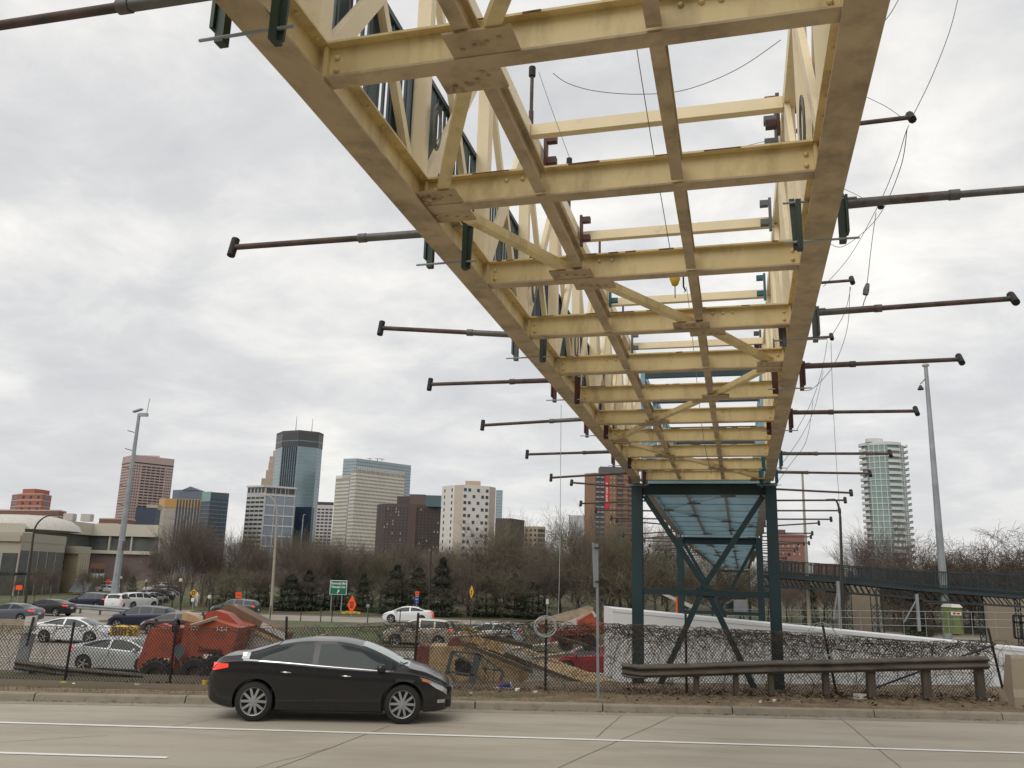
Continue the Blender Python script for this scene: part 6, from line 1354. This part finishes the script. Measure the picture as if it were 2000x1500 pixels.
# ================================================================== LITTER, LEAVES, PEOPLE-SIZE DETAILS
rnd = random.Random(17)
mts = [M['signwhite'], M['pale'], M['yel'], M['ply']]
def scrap(px, py, w_, m, label, h=.03, rz=0, name='litter'):
    w_ *= .75
    p = gp(px, py, .0 if px < 1100 else .12); p.z = vz(p.x, p.y)+.02; b = MB(); n = 6; pts = [(w_*.5*math.cos(a)*rnd.uniform(.7, 1.1), w_*.3*math.sin(a)*rnd.uniform(.7, 1.1)) for a in [2*math.pi*i/n for i in range(n)]]
    b.prism([(p.x+x, p.y+y) for x, y in pts], p.z-.02, p.z+h); b.v = [(x, y, z+rnd.uniform(-.005, .02)) for x, y, z in b.v]; tag(b.build(name, m), label, 'litter', 'scraps of litter on the verge')
for px, py, w_, m, lab, h in ((122, 1341, .22, M['yel'], 'yellow scrap at the foot of the leftmost fence post', .07), (142, 1343, .12, M['signwhite'], 'white scrap right of the yellow one', .05), (213, 1346, .16, M['pale'], 'pale scrap below the silver sedan', .03), (245, 1343, .2, M['pale'], 'pale paper below the red machine, left', .04), (266, 1344, .2, M['pale'], 'second pale paper below the red machine', .05), (322, 1343, .35, M['signwhite'], 'long white scrap near the second fence post', .03), (398, 1340, .2, M['yel'], 'yellow scrap just behind the black sedan', .12), (338, 1344, .2, M['ply'], 'tan scrap beside the long white one', .03), (978, 1341, .18, mat('pink_bag', (.6, .12, .22), .5), 'pink crumpled bag under the steel frame', .13), (987, 1347, .8, M['pale'], 'pale flat stick on the verge', .03), (1010, 1352, .2, M['signwhite'], 'white cup lid on the verge', .04), (1045, 1358, .22, M['pale'], 'pale scrap left of the sign post', .02), (1050, 1346, .3, M['ply'], 'splintered wood by the fence post', .05), (1680, 1365, .42, M['pale'], 'pale block lying by the guardrail post', .10), (1937, 1372, .25, M['pale'], 'pale scrap near the barrier', .04), (1485, 1374, .1, M['signwhite'], 'small white speck on the dirt', .03), (1513, 1371, .12, M['signwhite'], 'small white scrap right of the speck', .03), (920, 1362, .14, M['pale'], 'pale scrap ahead of the black sedan', .02)):
    scrap(px, py, w_, m, lab, h)
c = gp(985, 1341, .06); b = MB(); b.tube([c+V((-.13, 0, 0)), c+V((.17, -.03, .05))], [.055, .075], 12); o = b.build('paper_cup', M['sigblue'], smooth=True, angle=40); tag(o, 'blue and white paper cup lying beside the pink bag', 'cup'); b = MB(); b.tube([c+V((.16, -.03, .048)), c+V((.19, -.033, .053))], .08, 12); b.build('rim', M['signwhite'], o)
b = MB()
for i in range(5200):
    x = rnd.uniform(-14, 14.5); y = 22.35+rnd.gauss(0, .38) if rnd.random() < .75 else rnd.uniform(20.4, 22.6); s_ = rnd.uniform(.02, .055)*(1.3 if x > 3 else .8)
    if y < kerbY(x)+.25: continue
    z = vz(x, y)+.01+rnd.uniform(.0, .05)*(2 if x > 3 else 1); a = rnd.uniform(0, 6.28); u_ = V((math.cos(a), math.sin(a), rnd.uniform(-.6, .6)))*s_; v_ = V((-math.sin(a), math.cos(a), rnd.uniform(-.6, .6)))*s_*.6; c = V((x, y, z))
    b.add([c-u_, c+v_, c+u_, c-v_], [(0, 1, 2, 3)])
tag(b.build('dead_leaves', M['deadleaf'], keep=True), 'brown dead leaves and grit along the foot of the fence', 'leaves', kind='stuff')
b = MB()
for i in range(9000):
    x = rnd.uniform(-14, 14.5); y = rnd.uniform(kerbY(x)+.22, 22.5); hgt = rnd.uniform(.015, .05)*(1.4 if x < 3 else .6); c = V((x, y, vz(x, y)-.01)); a = rnd.uniform(0, 6.28); d = V((math.cos(a)*.02, math.sin(a)*.02, hgt+.02)); s_ = V((-math.sin(a), math.cos(a), 0))*.006
    b.add([c-s_, c+s_, c+d], [(0, 1, 2)])
tag(b.build('dry_grass', mat('dry_grass_blades', (.20, .15, .07), .9, var=.3), keep=True), 'short dry grass on the verge', 'grass', kind='stuff')
# walkers on the path
def person(px, py, Yd, hgt, top, legs, label):
    s_ = hgt/1.75; p = P(px, py, Yd); base = V((p.x, Yd, -1.45)); r = random.Random(px)
    jm = [((0, 0, .92), .13), ((0, 0, 1.15), .14), ((0, 0, 1.40), .15), ((0, 0, 1.50), .06), ((0, 0, 1.58), .085), ((0, 0, 1.70), .08), ((-.09, 0, .88), .09), ((-.11, .12, .48), .06), ((-.11, .02, .06), .045), ((.09, 0, .88), .09), ((.11, -.14, .48), .06), ((.11, -.22, .06), .045), ((-.19, 0, 1.40), .06), ((-.24, -.06, 1.12), .045), ((-.22, -.16, .90), .035), ((.19, 0, 1.40), .06), ((.24, .06, 1.12), .045), ((.22, .02, .88), .035)]
    E_ = [(0, 1), (1, 2), (2, 3), (3, 4), (4, 5), (0, 6), (6, 7), (7, 8), (0, 9), (9, 10), (10, 11), (2, 12), (12, 13), (13, 14), (2, 15), (15, 16), (16, 17)]
    me = bpy.data.meshes.new('person'); me.from_pydata([V(j[0])*s_ for j in jm], E_, []); o = bpy.data.objects.new('person', me); COL.objects.link(o); o.location = base
    md = o.modifiers.new('skin', 'SKIN'); 
    for i, sv in enumerate(me.skin_vertices[0].data): sv.radius = (jm[i][1]*s_, jm[i][1]*s_*.8)
    me.skin_vertices[0].data[0].use_root = True; o.modifiers.new('ss', 'SUBSURF').levels = 1
    me.materials.append(top); return tag(o, label, 'person')
person(383, 1186, 100, 1.7, M['white'], None, 'person in pale clothing walking on the park path at left'); person(392, 1184, 102, 1.7, M['redbrown'], None, 'person in dark red clothing walking right of the pale dressed one')

# leaning marker and plate behind the fence at the far left
lm_ = empty('marker_post', at(45, 1330, 24.6), 'leaning grey marker with a pale plate behind the fence at far left', 'marker')
b = MB(); b.bar(at(32, 1328, 24.6), at(58, 1236, 24.6), .32, .10, (0, 1, 0)); b.build('post', M['galv'], lm_)
panel([(50, 1204), (73, 1202), (68, 1233), (44, 1238)], 24.5, .05).build('plate', M['pale'], lm_)
b = MB(); b.bar(at(52, 1262, 24.45), at(66, 1205, 24.45), .05, .04, (0, 1, 0)); b.build('clip', M['blackpost'], lm_)

# loose timber and scrap lying about the machines
rnd = random.Random(77)
for i, (a, c, w_, m_) in enumerate((((560, 1262), (640, 1240), .14, 'ply'), ((590, 1250), (690, 1272), .10, 'tanmetal'), ((880, 1244), (1000, 1236), .10, 'ply'), ((905, 1226), (990, 1252), .12, 'tanmetal'), ((940, 1240), (1040, 1262), .16, 'oldwood'), ((1000, 1268), (1090, 1256), .10, 'pale'), ((1040, 1285), (1120, 1276), .12, 'ply'), ((1075, 1240), (1150, 1262), .09, 'oldwood'), ((845, 1340), (930, 1346), .10, 'oldwood'), ((1010, 1344), (1100, 1336), .08, 'ply'), ((372, 1222), (425, 1206), .10, 'ply'), ((1250, 1346), (1330, 1340), .10, 'redbrown'))):
    b = MB(); Yd = 25.0+rnd.uniform(0, 1.5); b.bar(at(*a, Yd), at(*c, Yd+rnd.uniform(-.3, .3)), w_*.7, w_, (0, 1, .3)); o = b.build('timber', M[m_]); tag(o, 'loose length of timber or scrap lying among the machines behind the fence', 'timber', 'loose timber behind the fence')

rnd = random.Random(5); b = MB()
for i in range(2600):
    x = rnd.uniform(-16, 16); y = kerbY(x)-abs(rnd.gauss(0, .07))-.01; 
    if math.sin(x*1.3)+math.sin(x*3.1)+math.sin(x*.37) < rnd.uniform(-1.5, 1.2): continue
    s_ = rnd.uniform(.006, .028); a = rnd.uniform(0, 6.28); u_ = V((math.cos(a), math.sin(a), rnd.uniform(0, .4)))*s_; v_ = V((-math.sin(a), math.cos(a), 0))*s_*.6; c = V((x, y, .008+s_*.3)); b.add([c-u_, c+v_, c+u_, c-v_], [(0, 1, 2, 3)])
tag(b.build('gutter_grit', M['deadleaf'], keep=True), 'grit and leaf bits gathered in the gutter along the kerb', 'grit', kind='stuff')
